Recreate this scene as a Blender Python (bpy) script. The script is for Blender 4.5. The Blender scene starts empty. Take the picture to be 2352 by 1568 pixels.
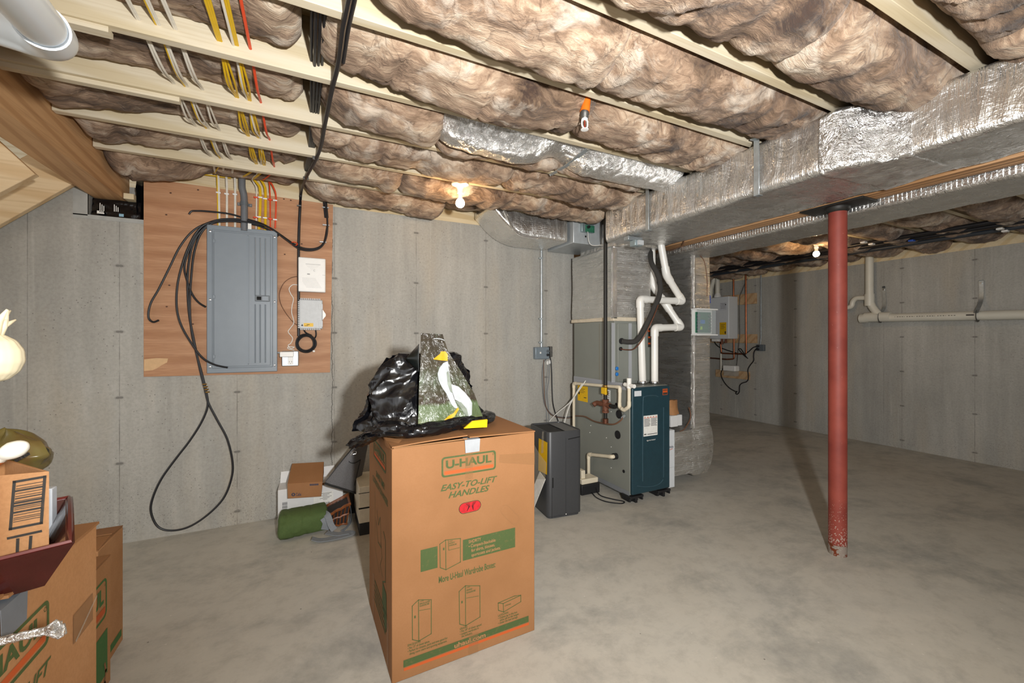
import bpy, bmesh, math, random
from mathutils import Vector, Matrix, noise as mnoise
random.seed(7)
SC = bpy.context.scene
COL = SC.collection
R = math.radians
# ---------------------------------------------------------------- camera frame (metres; floor z=0)
FPX, TH, HY, CX, HC = 950.0, R(26.0), 776.0, 1176.0, 1.333
FW = Vector((math.sin(TH), math.cos(TH), 0)); RT = Vector((math.cos(TH), -math.sin(TH), 0)); UP = Vector((0, 0, 1))
EYE = Vector((0, 0, HC))
def ray(u, v): return FW + RT*((u-CX)/FPX) - UP*((v-HY)/FPX)
def onZ(u, v, z): r = ray(u, v); return EYE + r*((z-HC)/r.z)
def onY(u, v, y): r = ray(u, v); return EYE + r*(y/r.y)
def onX(u, v, x): r = ray(u, v); return EYE + r*(x/r.x)
def onD(u, v, d): return EYE + ray(u, v)*d
def onP(u, v, p0, n): r = ray(u, v); return EYE + r*((p0-EYE).dot(n)/r.dot(n))
YA, XB = 3.52, 6.42          # panel wall plane, right wall plane
JZ = 2.397                   # underside of the joists
def V(*a): return Vector(a)
def nz(x, y, z, s=1.0): return mnoise.noise(Vector((x*s, y*s, z*s)))
def fbm(x, y, z, s, o=4): return mnoise.fractal(Vector((x*s, y*s, z*s)), 1.0, 2.1, o)

# ---------------------------------------------------------------- mesh builder
class MB:
    def __init__(s): s.v = []; s.f = []
    def add(s, vs, fs):
        b = len(s.v); s.v += [Vector(p) for p in vs]; s.f += [tuple(i+b for i in f) for f in fs]; return s
    def box(s, x0, x1, y0, y1, z0, z1):
        return s.add([(x0,y0,z0),(x1,y0,z0),(x1,y1,z0),(x0,y1,z0),(x0,y0,z1),(x1,y0,z1),(x1,y1,z1),(x0,y1,z1)],
            [(0,3,2,1),(4,5,6,7),(0,1,5,4),(1,2,6,5),(2,3,7,6),(3,0,4,7)])
    def obox(s, c, ax, ay, az, a, b, h):   # oriented box: centre, 3 unit axes, half sizes
        c = Vector(c); P = []
        for k in (-1, 1):
            for (i, j) in ((-1,-1),(1,-1),(1,1),(-1,1)): P.append(c+ax*a*i+ay*b*j+az*h*k)
        return s.add(P, [(0,3,2,1),(4,5,6,7),(0,1,5,4),(1,2,6,5),(2,3,7,6),(3,0,4,7)])
    def bar(s, p0, p1, w, h, up=(0,0,1)):
        p0, p1 = Vector(p0), Vector(p1); d = p1-p0; L = d.length; d.normalize(); up = Vector(up)
        sx = d.cross(up).normalized(); uz = sx.cross(d)
        return s.obox((p0+p1)/2, d, sx, uz, L/2, w/2, h/2)
    def prism(s, pts, d):                  # planar loop of 3D points extruded by vector d
        n = len(pts); d = Vector(d); P = [Vector(p) for p in pts]
        F = [tuple(range(n))[::-1], tuple(range(n, 2*n))]+[(i, (i+1) % n, n+(i+1) % n, n+i) for i in range(n)]
        return s.add(P+[p+d for p in P], F)
    def cyl(s, p0, p1, r, seg=16, r1=None, cap=True):
        return s.tube([p0, p1], r, seg, rads=[r, r if r1 is None else r1], cap=cap)
    def tube(s, pts, r, seg=8, rads=None, cap=True, closed=False, flat=1.0, fup=None):
        P = [Vector(p) for p in pts]; n = len(P); rings = []; prev = None
        for i in range(n):
            if closed: t = P[(i+1) % n]-P[i-1]
            else: t = P[min(i+1, n-1)]-P[max(i-1, 0)]
            if t.length < 1e-9: t = Vector((0,0,1))
            t.normalize()
            if fup is not None: a = t.cross(Vector(fup))
            elif prev is None:
                a = t.cross(Vector((0,0,1)) if abs(t.z) < .9 else Vector((0,1,0)))
            else: a = prev - t*prev.dot(t)
            if a.length < 1e-6: a = t.orthogonal()
            a.normalize(); prev = a; b = t.cross(a)
            rr = rads[i] if rads else r
            rings.append([P[i]+(a*math.cos(2*math.pi*k/seg)+b*math.sin(2*math.pi*k/seg)*flat)*rr for k in range(seg)])
        return s.loft(rings, cap=cap and not closed, wrap=closed)
    def loft(s, rings, cap=True, wrap=False):
        n = len(rings); m = len(rings[0]); P = [p for r in rings for p in r]; F = []
        for i in range(n if wrap else n-1):
            j = (i+1) % n
            for k in range(m):
                q = (k+1) % m; F.append((i*m+k, i*m+q, j*m+q, j*m+k))
        if cap: F.append(tuple(range(m))[::-1]); F.append(tuple((n-1)*m+k for k in range(m)))
        return s.add(P, F)
    def lathe(s, c, prof, ax=(0,0,1), seg=24):   # prof: (radius, distance along axis)
        c = Vector(c); ax = Vector(ax).normalized(); a = ax.orthogonal().normalized(); b = ax.cross(a)
        return s.loft([[c+ax*h+(a*math.cos(2*math.pi*k/seg)+b*math.sin(2*math.pi*k/seg))*max(r, 1e-4) for k in range(seg)] for r, h in prof])
    def grid(s, fn, nu, nv):
        P = [fn(i/nu, j/nv) for j in range(nv+1) for i in range(nu+1)]; w = nu+1
        return s.add(P, [(j*w+i, j*w+i+1, (j+1)*w+i+1, (j+1)*w+i) for j in range(nv) for i in range(nu)])
    def poly(s, pts): return s.add(pts, [tuple(range(len(pts)))])

def smooth_path(pts, n=6, closed=False):
    P = [Vector(p) for p in pts]; out = []; m = len(P)
    for i in range(m if closed else m-1):
        if closed: a, b, c, d = P[i-1], P[i], P[(i+1) % m], P[(i+2) % m]
        else: a, b, c, d = P[max(i-1, 0)], P[i], P[i+1], P[min(i+2, m-1)]
        for k in range(n):
            t = k/n
            out.append(.5*((2*b)+(c-a)*t+(2*a-5*b+4*c-d)*t*t+(3*b-a-3*c+d)*t**3))
    if not closed: out.append(P[-1])
    return out
def elbow_path(pts, r, n=6):               # straight runs with rounded corners of radius r
    P = [Vector(p) for p in pts]; out = [P[0]]
    for i in range(1, len(P)-1):
        a = (P[i-1]-P[i]); b = (P[i+1]-P[i]); ra = min(r, a.length*.49, b.length*.49)
        p, q = P[i]+a.normalized()*ra, P[i]+b.normalized()*ra
        for k in range(n+1):
            t = k/n; out.append(p*(1-t)**2+P[i]*2*t*(1-t)+q*t*t)
    out.append(P[-1]); return out

# ---------------------------------------------------------------- objects
def tag(o, label=None, cat=None, group=None, kind=None):
    if label: o['label'] = label
    if cat: o['category'] = cat
    if group: o['group'] = group
    if kind: o['kind'] = kind
    return o
def thing(name, label, cat, loc, group=None):
    o = bpy.data.objects.new(name, None); COL.objects.link(o); o.location = loc; o.empty_display_size = .05
    bpy.context.view_layer.update() if False else None
    return tag(o, label, cat, group)
def root_offset(o):
    v = Vector((0,0,0))
    while o is not None: v += Vector(o.location); o = o.parent
    return v
def obj(name, mb, m, parent=None, smooth=False, bev=0, label=None, cat=None, group=None, kind=None, bseg=2, ang=35):
    vs = mb.v
    if parent is None:
        xs = [p.x for p in vs]; ys = [p.y for p in vs]; zs = [p.z for p in vs]
        off = Vector(((min(xs)+max(xs))/2, (min(ys)+max(ys))/2, min(zs)))
    else: off = root_offset(parent)
    me = bpy.data.meshes.new(name)
    if parent is not None:                  # parts keep a centred origin of their own
        c = sum(vs, Vector())/len(vs); loc = c-off; sub = c
    else: loc = off; sub = off
    me.from_pydata([tuple(p-sub) for p in vs], [], mb.f); me.materials.append(m)
    bm = bmesh.new(); bm.from_mesh(me); bmesh.ops.recalc_face_normals(bm, faces=bm.faces); bm.to_mesh(me); bm.free()
    if smooth:
        me.polygons.foreach_set('use_smooth', [True]*len(me.polygons))
        if smooth != 'all': me.set_sharp_from_angle(angle=R(ang))
    o = bpy.data.objects.new(name, me); COL.objects.link(o); o.location = loc
    if parent is not None: o.parent = parent
    if bev:
        b = o.modifiers.new('bevel', 'BEVEL'); b.width = bev; b.segments = bseg; b.limit_method = 'ANGLE'; b.angle_limit = R(40)
        me.polygons.foreach_set('use_smooth', [True]*len(me.polygons)); me.set_sharp_from_angle(angle=R(50))
    return tag(o, label, cat, group, kind)
def copy_tree(o, parent=None):
    c = o.copy(); COL.objects.link(c)
    if parent is not None: c.parent = parent
    for ch in list(o.children): copy_tree(ch, c)
    return c
def text_mb(body, size, bold=0.0, shear=0.0, align='CENTER', space=1.0, lines=1.0, ext=0.0, sx=1.0):
    cu = bpy.data.curves.new('lettering', 'FONT'); cu.body = body; cu.size = size; cu.offset = bold*size; cu.shear = shear
    cu.align_x = align; cu.align_y = 'CENTER'; cu.space_character = space; cu.space_line = lines; cu.resolution_u = 3; cu.extrude = ext
    t = bpy.data.objects.new('lettering', cu); COL.objects.link(t)
    me = t.to_mesh()
    vs = [Vector((p.co.x*sx, p.co.y, p.co.z)) for p in me.vertices]; fs = [tuple(p.vertices) for p in me.polygons]
    t.to_mesh_clear(); bpy.data.objects.remove(t); bpy.data.curves.remove(cu)
    return vs, fs
class Face:                                 # a flat face: origin, unit axes; drawings are given in face metres
    def __init__(s, o, x, y, lift=.0012): s.o = Vector(o); s.x = Vector(x).normalized(); s.y = Vector(y).normalized(); s.n = s.x.cross(s.y); s.lift = lift
    def p(s, a, b, h=None): return s.o+s.x*a+s.y*b+s.n*(s.lift if h is None else h)
    def uv(s, u, v):
        P = onP(u, v, s.o, s.n)-s.o; return (P.dot(s.x), P.dot(s.y))
    def rect(s, mb, a0, b0, a1, b1, h=None): return mb.poly([s.p(a0,b0,h), s.p(a1,b0,h), s.p(a1,b1,h), s.p(a0,b1,h)])
    def poly(s, mb, pts, h=None): return mb.poly([s.p(a, b, h) for a, b in pts])
    def line(s, mb, pts, w, closed=False, h=None):
        n = len(pts)
        for i in range(n if closed else n-1):
            a = Vector(pts[i]).to_2d(); b = Vector(pts[(i+1) % n]).to_2d(); d = (b-a)
            if d.length < 1e-6: continue
            d = d.normalized(); q = Vector((-d.y, d.x))*w/2; e = d*w/2
            s.poly(mb, [a-e-q, b+e-q, b+e+q, a-e+q], h)
        return mb
    def text(s, mb, body, a, b, size, h=None, rot=0, **k):
        vs, fs = text_mb(body, size, **k); c, si = math.cos(rot), math.sin(rot)
        return mb.add([s.p(a+v.x*c-v.y*si, b+v.x*si+v.y*c, (s.lift if h is None else h)+v.z) for v in vs], fs)
def rrect(a0, b0, a1, b1, r, n=5):
    out = []
    for cx, cy, t in ((a1-r, b1-r, 0), (a0+r, b1-r, 90), (a0+r, b0+r, 180), (a1-r, b0+r, 270)):
        for k in range(n+1): q = R(t+90*k/n); out.append((cx+r*math.cos(q), cy+r*math.sin(q)))
    return out
# ---------------------------------------------------------------- materials
def lin(c):
    c = c.lstrip('#'); o = []
    for i in (0, 2, 4):
        x = int(c[i:i+2], 16)/255; o.append(x/12.92 if x <= .04045 else ((x+.055)/1.055)**2.4)
    return tuple(o)+(1,)
class NT:
    def __init__(s, name):
        s.m = bpy.data.materials.new(name); s.m.use_nodes = True; s.t = s.m.node_tree; s.b = s.t.nodes['Principled BSDF']
        s.tc = None
    def n(s, ty, **kw):
        nd = s.t.nodes.new(ty)
        for k, v in kw.items():
            if k in nd.inputs:
                if hasattr(v, 'is_output'): s.t.links.new(v, nd.inputs[k])
                else: nd.inputs[k].default_value = v
            else: setattr(nd, k, v)
        return nd
    def link(s, a, b): s.t.links.new(a, b)
    def co(s, scale=(1,1,1), rot=(0,0,0), loc=(0,0,0), src='Object'):
        if src == 'World':
            g = s.n('ShaderNodeNewGeometry'); o = g.outputs['Position']
        else:
            if s.tc is None: s.tc = s.n('ShaderNodeTexCoord')
            o = s.tc.outputs[src]
        mp = s.n('ShaderNodeMapping'); s.link(o, mp.inputs['Vector'])
        mp.inputs['Scale'].default_value = scale; mp.inputs['Rotation'].default_value = rot; mp.inputs['Location'].default_value = loc
        return mp.outputs[0]
    def noise(s, co, scale=5, detail=4, rough=.55, dist=0, out='Fac'):
        nd = s.n('ShaderNodeTexNoise', Scale=scale, Detail=detail, Roughness=rough, Distortion=dist); s.link(co, nd.inputs['Vector']); return nd.outputs[out]
    def vor(s, co, scale=5, feature='F1', out='Distance', rnd=1.0):
        nd = s.n('ShaderNodeTexVoronoi', feature=feature); nd.inputs['Scale'].default_value = scale; nd.inputs['Randomness'].default_value = rnd
        s.link(co, nd.inputs['Vector']); return nd.outputs[out]
    def wave(s, co, scale=5, dist=2, detail=2, dscale=1, direction='X', ty='BANDS', prof='SIN'):
        nd = s.n('ShaderNodeTexWave', wave_type=ty, wave_profile=prof)
        if ty == 'BANDS': nd.bands_direction = direction
        else: nd.rings_direction = direction
        nd.inputs['Scale'].default_value = scale; nd.inputs['Distortion'].default_value = dist; nd.inputs['Detail'].default_value = detail; nd.inputs['Detail Scale'].default_value = dscale
        s.link(co, nd.inputs['Vector']); return nd.outputs['Fac']
    def ramp(s, fac, stops, interp='LINEAR'):
        nd = s.n('ShaderNodeValToRGB'); cr = nd.color_ramp; cr.interpolation = interp
        while len(cr.elements) < len(stops): cr.elements.new(.5)
        for e, (p, c) in zip(cr.elements, stops):
            e.position = p; e.color = lin(c) if isinstance(c, str) else ((c, c, c, 1) if not isinstance(c, tuple) else c)
        s.link(fac, nd.inputs[0]); return nd.outputs[0]
    def math(s, op, a, b=None, c=None, clamp=False):
        nd = s.n('ShaderNodeMath', operation=op, use_clamp=clamp)
        for i, v in enumerate((a, b, c)):
            if v is None: continue
            if hasattr(v, 'is_output'): s.link(v, nd.inputs[i])
            else: nd.inputs[i].default_value = v
        return nd.outputs[0]
    def mix(s, fac, a, b, blend='MIX'):
        nd = s.n('ShaderNodeMix', data_type='RGBA', blend_type=blend)
        for i, v in ((0, fac), (6, a), (7, b)):
            if hasattr(v, 'is_output'): s.link(v, nd.inputs[i])
            else: nd.inputs[i].default_value = lin(v) if isinstance(v, str) else v
        return nd.outputs[2]
    def sep(s, co):
        nd = s.n('ShaderNodeSeparateXYZ'); s.link(co, nd.inputs[0]); return nd.outputs
    def color(s, v):
        if hasattr(v, 'is_output'): s.link(v, s.b.inputs['Base Color'])
        else: s.b.inputs['Base Color'].default_value = lin(v) if isinstance(v, str) else v
        return s
    def set(s, **k):
        for n_, v in k.items():
            i = s.b.inputs[n_.replace('_', ' ')]
            if hasattr(v, 'is_output'): s.link(v, i)
            else: i.default_value = v
        return s
    def bump(s, h, strength=.3, dist=.01, prev=None):
        nd = s.n('ShaderNodeBump', Strength=strength, Distance=dist); s.link(h, nd.inputs['Height'])
        if prev is not None: s.link(prev, nd.inputs['Normal'])
        s.link(nd.outputs[0], s.b.inputs['Normal']); return nd.outputs[0]
def plain(name, c, rough=.5, metal=0.0, var=.06, scale=40, bump=0.0, coat=0.0):
    t = NT(name); co = t.co(); f = t.noise(co, scale, 3)
    a = lin(c); lo = tuple(x*(1-var) for x in a[:3])+(1,); hi = tuple(min(1, x*(1+var)) for x in a[:3])+(1,)
    t.color(t.ramp(f, [(.3, lo), (.7, hi)])).set(Roughness=rough, Metallic=metal, Coat_Weight=coat)
    if bump: t.bump(f, bump, .002)
    return t.m
def concrete(name, axis, period, phase, zrows, base=('#9a9993', '#bbb9b2'), crack=None, extra=()):
    t = NT(name); w = t.co(src='World'); s = t.sep(w); u = s[0] if axis == 'X' else s[1]; z = s[2]
    big = t.noise(t.co((1,1,.7), src='World'), 1.6, 5, .6, .4); streak = t.noise(t.co((5,5,.45), src='World'), 2.2, 5, .6, .3)
    fine = t.noise(w, 60, 4, .7); 
    f = t.math('ADD', t.math('MULTIPLY', big, .55), t.math('MULTIPLY', streak, .45))
    c = t.ramp(f, [(.32, base[0]), (.5, '#aaa8a1' if base[0] == '#9a9993' else base[1]), (.68, base[1])])
    tint = t.noise(t.co((2.5,2.5,.5), loc=(3,1,2), src='World'), 1.4, 3)
    c = t.mix(t.ramp(tint, [(.5, 0.), (.75, .55)]), c, '#b9ae9b')
    pale = t.noise(t.co((9,9,.35), loc=(7,1,5), src='World'), 1.7, 4, .65)
    c = t.mix(t.ramp(pale, [(.6, 0.), (.78, .5)]), c, '#d0cec7')
    c = t.mix(t.ramp(fine, [(.3, .25), (.6, 0.)]), c, '#6d6a63')
    # air-bubble pits
    pit = t.vor(w, 34, rnd=1.0); pm = t.math('MULTIPLY', t.math('LESS_THAN', pit, .11), t.math('GREATER_THAN', t.noise(w, 5, 2), .52))
    low = t.math('SUBTRACT', 1.0, t.math('MULTIPLY', z, 1.4), clamp=True); lowm = t.math('MULTIPLY', t.math('LESS_THAN', t.vor(t.co((1,1,1.6), src='World'), 70), .2), t.math('MULTIPLY', low, t.math('GREATER_THAN', t.noise(w, 3.5, 3), .5)))
    # form joints
    ph = t.math('FRACT', t.math('DIVIDE', t.math('SUBTRACT', u, phase-period/2), period)); dl = t.math('MULTIPLY', t.math('ABSOLUTE', t.math('SUBTRACT', ph, .5)), period)
    wob = t.math('MULTIPLY', t.math('SUBTRACT', t.noise(w, 14, 3), .5), .004)
    jl = t.math('SUBTRACT', 1.0, t.math('DIVIDE', t.math('ABSOLUTE', t.math('ADD', dl, wob)), .0035), clamp=True)
    for e in extra:
        jl = t.math('MAXIMUM', jl, t.math('SUBTRACT', 1.0, t.math('DIVIDE', t.math('ABSOLUTE', t.math('SUBTRACT', u, e)), .003), clamp=True))
    jl = t.math('MULTIPLY', jl, t.ramp(t.noise(w, 6, 2), [(.35, .25), (.6, 1.)]))
    # tie holes: ellipse marks on the joints
    zf = t.math('FRACT', t.math('DIVIDE', t.math('SUBTRACT', z, zrows[0]-zrows[1]/2), zrows[1])); dz = t.math('MULTIPLY', t.math('ABSOLUTE', t.math('SUBTRACT', zf, .5)), zrows[1])
    rr = t.math('ADD', t.math('POWER', t.math('DIVIDE', dl, .032), 2.0), t.math('POWER', t.math('DIVIDE', dz, .014), 2.0))
    rr = t.math('ADD', rr, t.math('MULTIPLY', t.math('SUBTRACT', t.noise(w, 40, 2), .5), 1.4))
    tie = t.math('SUBTRACT', 1.0, rr, clamp=True)
    hole = t.math('LESS_THAN', t.math('ADD', t.math('POWER', t.math('DIVIDE', t.math('SUBTRACT', dl, .008), .011), 2.0), t.math('POWER', t.math('DIVIDE', dz, .007), 2.0)), 1.0)
    dark = t.math('MAXIMUM', t.math('MULTIPLY', jl, .55), t.math('MAXIMUM', t.math('MULTIPLY', tie, .33), t.math('MAXIMUM', t.math('MULTIPLY', hole, .55), t.math('MAXIMUM', t.math('MULTIPLY', pm, .5), t.math('MULTIPLY', lowm, .6)))))
    if crack is not None:
        cx = t.math('ADD', u, t.math('MULTIPLY', t.math('SUBTRACT', t.noise(t.co((1,1,3), src='World'), 3.2, 5, .65), .5), .05))
        ck = t.math('SUBTRACT', 1.0, t.math('DIVIDE', t.math('ABSOLUTE', t.math('SUBTRACT', cx, crack)), .004), clamp=True)
        dark = t.math('MAXIMUM', dark, t.math('MULTIPLY', ck, .85))
    c = t.mix(dark, c, '#2e2c29')
    t.color(c).set(Roughness=.85)
    h = t.math('SUBTRACT', t.math('MULTIPLY', fine, .25), dark); t.bump(h, .35, .004)
    return t.m
def make_floor():
    t = NT('floor_concrete'); w = t.co(src='World')
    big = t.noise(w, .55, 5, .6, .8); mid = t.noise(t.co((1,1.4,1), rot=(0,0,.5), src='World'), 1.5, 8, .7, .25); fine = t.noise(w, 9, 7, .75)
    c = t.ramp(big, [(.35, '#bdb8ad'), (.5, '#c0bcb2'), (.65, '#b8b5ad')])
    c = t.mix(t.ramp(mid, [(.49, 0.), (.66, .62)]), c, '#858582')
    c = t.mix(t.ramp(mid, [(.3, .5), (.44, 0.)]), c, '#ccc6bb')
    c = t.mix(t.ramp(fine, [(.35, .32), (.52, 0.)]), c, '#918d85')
    c = t.mix(t.ramp(fine, [(.58, 0.), (.7, .25)]), c, '#d6cfc3')
    sp = t.math('LESS_THAN', t.vor(w, 9), .035); c = t.mix(t.math('MULTIPLY', sp, .6), c, '#d8d4cb')
    sp2 = t.math('LESS_THAN', t.vor(t.co(loc=(3,5,1), src='World'), 6), .022); c = t.mix(t.math('MULTIPLY', sp2, .7), c, '#4a4540')
    t.color(c).set(Roughness=t.ramp(mid, [(.3, .5), (.7, .68)]), Specular_IOR_Level=.35); t.bump(fine, .12, .003); return t.m
def wood(name, a, b, d, axis='X', ring=16, dist=6, knots=0.0, rough=.65, src='Object', warp=.35):
    t = NT(name); k = {'X': (.35, 3, 3), 'Y': (3, .35, 3), 'Z': (3, 3, .35)}[axis]
    co = t.co(k, src=src); 
    g = t.wave(co, ring/10, dist, 3, warp, 'DIAGONAL'); n = t.noise(t.co(tuple(x*3 for x in k), src=src), 4, 5, .6); n2 = t.noise(t.co(tuple(q*14 if q > 1 else q*2 for q in k), src=src), 3, 3)
    c = t.ramp(g, [(0., a), (.6, a), (.9, b), (1., b)]); c = t.mix(t.ramp(n, [(.42, 0.), (.7, .5)]), c, b); c = t.mix(t.ramp(n2, [(.5, 0.), (.75, .35)]), c, d)
    if knots:
        v = t.vor(t.co((1.4, 1.4, 1.4), src=src), 1.5); kn = t.math('SUBTRACT', 1.0, t.math('DIVIDE', v, .055), clamp=True); c = t.mix(t.math('MULTIPLY', kn, knots), c, d)
    t.color(c).set(Roughness=rough); t.bump(n2, .12, .002); return t.m
def make_insulation():
    t = NT('fibreglass'); w = t.co((1, 1.5, 1), src='World')
    wp = t.noise(w, 2.4, 3, .5, 0, 'Color'); vm = t.n('ShaderNodeVectorMath', operation='MULTIPLY_ADD'); t.link(wp, vm.inputs[0]); vm.inputs[1].default_value = (.4, .4, .4); t.link(w, vm.inputs[2]); wc = vm.outputs[0]
    a = t.noise(wc, 2.6, 6, .6, .5); st = t.n('ShaderNodeMapping'); t.link(wc, st.inputs[0]); st.inputs['Scale'].default_value = (3.2, 11, 7); st.inputs['Rotation'].default_value = (0, 0, .5)
    b = t.noise(st.outputs[0], 1.25, 7, .68, .7); st2 = t.n('ShaderNodeMapping'); t.link(wc, st2.inputs[0]); st2.inputs['Scale'].default_value = (14, 60, 30); st2.inputs['Rotation'].default_value = (0, 0, -.35)
    f = t.noise(st2.outputs[0], 1.1, 5, .7, .5); fine = t.noise(w, 120, 3, .7)
    m = t.math('ADD', t.math('MULTIPLY', a, .54), t.math('ADD', t.math('MULTIPLY', b, .29), t.math('MULTIPLY', f, .17)))
    c = t.ramp(m, [(.385, '#453730'), (.45, '#75604e'), (.5, '#967d68'), (.55, '#b59d85'), (.61, '#cdbda8'), (.68, '#dfd5c6')])
    pale = t.noise(t.co((1, 1.3, 1), loc=(5, 9, 2), src='World'), 3.4, 5, .6, 1.0); c = t.mix(t.ramp(pale, [(.55, 0.), (.68, .7)]), c, '#d8ccbc')
    deep = t.noise(t.co((1, 1.5, 1), loc=(1, 4, 8), src='World'), 2.6, 5, .65, 1.4); c = t.mix(t.ramp(deep, [(.56, 0.), (.68, .6)]), c, '#6d5647')
    vein = t.math('ABSOLUTE', t.math('SUBTRACT', t.noise(wc, 3.5, 4, .6, .8), .5)); c = t.mix(t.ramp(vein, [(0., .5), (.016, 0.)]), c, '#4f3d32')
    soot = t.noise(t.co(loc=(11, 3, 1), src='World'), 2.2, 5, .65, .6); c = t.mix(t.ramp(soot, [(.63, 0.), (.72, .75)]), c, '#403c39')
    t.color(c).set(Roughness=1.0, Specular_IOR_Level=.1, Sheen_Weight=.15)
    h = t.math('ADD', t.math('MULTIPLY', b, .42), t.math('ADD', t.math('MULTIPLY', f, .4), t.math('MULTIPLY', fine, .12))); t.bump(h, .75, .022); return t.m
def foil(name, along='Y', crumple=.35, grid=.25, rough=.3, tint='#eeedea', sc=(18, 18, 3), ds=2.0, ridge=1.0):
    t = NT(name); w = t.co(src='World'); s = t.sep(w)
    ax, bx = {'Y': (s[1], s[2]), 'X': (s[0], s[2]), 'XY': (s[0], s[1])}[along]
    g = t.math('MAXIMUM', t.math('POWER', t.math('ABSOLUTE', t.math('SINE', t.math('MULTIPLY', ax, math.pi/.012))), 10), t.math('POWER', t.math('ABSOLUTE', t.math('SINE', t.math('MULTIPLY', bx, math.pi/.018))), 14))
    n1 = t.noise(t.co(sc, src='World'), ds, 5, .65, 1.2); n2 = t.noise(w, 7, 4, .6, 1.0); n3 = t.noise(t.co(tuple(q*2.2 for q in sc), rot=(.3,.2,.4), src='World'), 2, 3, .6, .8)
    r1 = t.math('ABSOLUTE', t.math('SUBTRACT', n1, .5)); r3 = t.math('ABSOLUTE', t.math('SUBTRACT', n3, .5))
    h = t.math('ADD', t.math('MULTIPLY', r1, -1.6) if ridge else t.math('MULTIPLY', n1, 1.2), t.math('ADD', t.math('MULTIPLY', n2, .8), t.math('MULTIPLY', r3, -.5*ridge)))
    b1 = t.bump(h, crumple, .045); t.bump(g, grid, .0008, b1)
    t.color(t.mix(t.ramp(n2, [(.4, 0.), (.7, .3)]), tint, '#cfcdc8')).set(Metallic=.92, Roughness=t.ramp(n1, [(.35, rough*.7), (.65, rough*1.35)])); return t.m
def make_card(name, a='#b37f54', b='#a97549'):
    t = NT(name); w = t.co(); n = t.noise(w, 3, 4, .6); f = t.noise(w, 160, 2, .6); fl = t.noise(t.co((1,1,60)), 3, 2)
    c = t.ramp(n, [(.35, b), (.65, a)]); c = t.mix(t.ramp(f, [(.4, .18), (.6, 0.)]), c, '#8c6038'); t.color(c).set(Roughness=.72, Specular_IOR_Level=.3)
    t.bump(t.math('ADD', fl, t.math('MULTIPLY', f, .3)), .06, .002); return t.m
def printed(name, c, wear='#b9835a', amount=.25):
    t = NT(name); n = t.noise(t.co(), 70, 4, .7); t.color(t.mix(t.ramp(n, [(.55, 0.), (.75, amount)]), c, wear)).set(Roughness=.7); return t.m
def emit(name, c, strength):
    t = NT(name); t.color(c).set(Emission_Color=lin(c), Emission_Strength=strength, Roughness=.4); return t.m
def glassy(name, c, alpha, rough=.1):
    t = NT(name); t.color(c).set(Roughness=rough, Alpha=alpha); t.m.blend_method = 'BLEND' if hasattr(t.m, 'blend_method') else None; return t.m
def make_plywood():
    t = NT('plywood'); co = t.co((.9, 1, 3.2)); wp = t.noise(co, 1.2, 3, .5); 
    g = t.wave(co, .55, 9, 3, .5, 'Z'); n = t.noise(t.co((4, 4, 60)), 2, 4, .6)
    c = t.ramp(g, [(0., '#b58660'), (.5, '#bf916b'), (1., '#a97953')]); c = t.mix(t.ramp(n, [(.4, .35), (.65, 0.)]), c, '#8d5a3b'); c = t.mix(t.ramp(wp, [(.5, 0.), (.75, .5)]), c, '#c59a74')
    v = t.vor(t.co((1,1,1), loc=(.3,0,.2)), 5.5); kn = t.math('MULTIPLY', t.math('SUBTRACT', 1.0, t.math('DIVIDE', v, .06), clamp=True), t.math('GREATER_THAN', t.noise(t.co(), 2.5, 1), .5)); c = t.mix(t.math('MULTIPLY', kn, .8), c, '#4d2f1d')
    t.color(c).set(Roughness=.6); t.bump(n, .08, .002); return t.m
def make_post():
    t = NT('red_oxide_paint'); w = t.co(); n = t.noise(w, 6, 4); f = t.noise(t.co((1,1,.6)), 45, 3, .7); z = t.sep(t.co(src='World'))[2]
    c = t.ramp(n, [(.35, '#78332a'), (.65, '#8b4034')]); c = t.mix(t.ramp(t.noise(t.co((30,30,1.2)), 1, 3), [(.6, 0.), (.8, .35)]), c, '#a35f50')
    lowz = t.math('SUBTRACT', 1.0, t.math('DIVIDE', z, .45), clamp=True)
    chip = t.math('GREATER_THAN', t.math('ADD', t.vor(t.co(), 95, out='Distance'), t.math('MULTIPLY', lowz, -.40)), .0)
    c = t.mix(t.math('MULTIPLY', t.math('SUBTRACT', 1.0, chip), .75), c, '#b7aea2'); c = t.mix(t.ramp(f, [(.7, 0.), (.76, .6)]), c, '#c1a296')
    cuff = t.math('LESS_THAN', t.math('ADD', z, t.math('MULTIPLY', n, .05)), .085); c = t.mix(t.math('MULTIPLY', cuff, .85), c, '#8a847a')
    rust = t.math('MULTIPLY', t.math('LESS_THAN', z, .07), t.math('GREATER_THAN', t.noise(w, 22, 3), .53)); c = t.mix(rust, c, '#6b3017')
    t.color(c).set(Roughness=.55, Specular_IOR_Level=.35); t.bump(f, .06, .002); return t.m
M = {}
M['wallA'] = concrete('concrete_panel_wall', 'X', .64, .17, (.094, .4265), crack=.152, extra=(-1.532,))
M['wallB'] = concrete('concrete_right_wall', 'Y', .61, 1.815, (.93, .415), extra=(2.60,))
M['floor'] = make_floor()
M['joist'] = wood('spruce_joist', '#d3c8b0', '#c8b999', '#b09b76', 'X', knots=.0)
M['joist_y'] = wood('spruce_plate', '#ddcdab', '#d0ba90', '#b5966a', 'X', knots=.5)
M['fir'] = wood('fir_beam', '#cda274', '#b98d60', '#8f6640', 'Y', ring=26, dist=4, knots=.9, warp=.3)
M['lvl'] = wood('laminated_beam', '#bd9268', '#a0764c', '#6f4a2c', 'Y', ring=10, dist=2)
M['stairwood'] = wood('stair_wood', '#dcc49e', '#cfb288', '#ab8a5e', 'X', knots=.6)
M['block'] = wood('blocking', '#c8a983', '#b6926a', '#8a6848', 'X', knots=.8)
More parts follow.
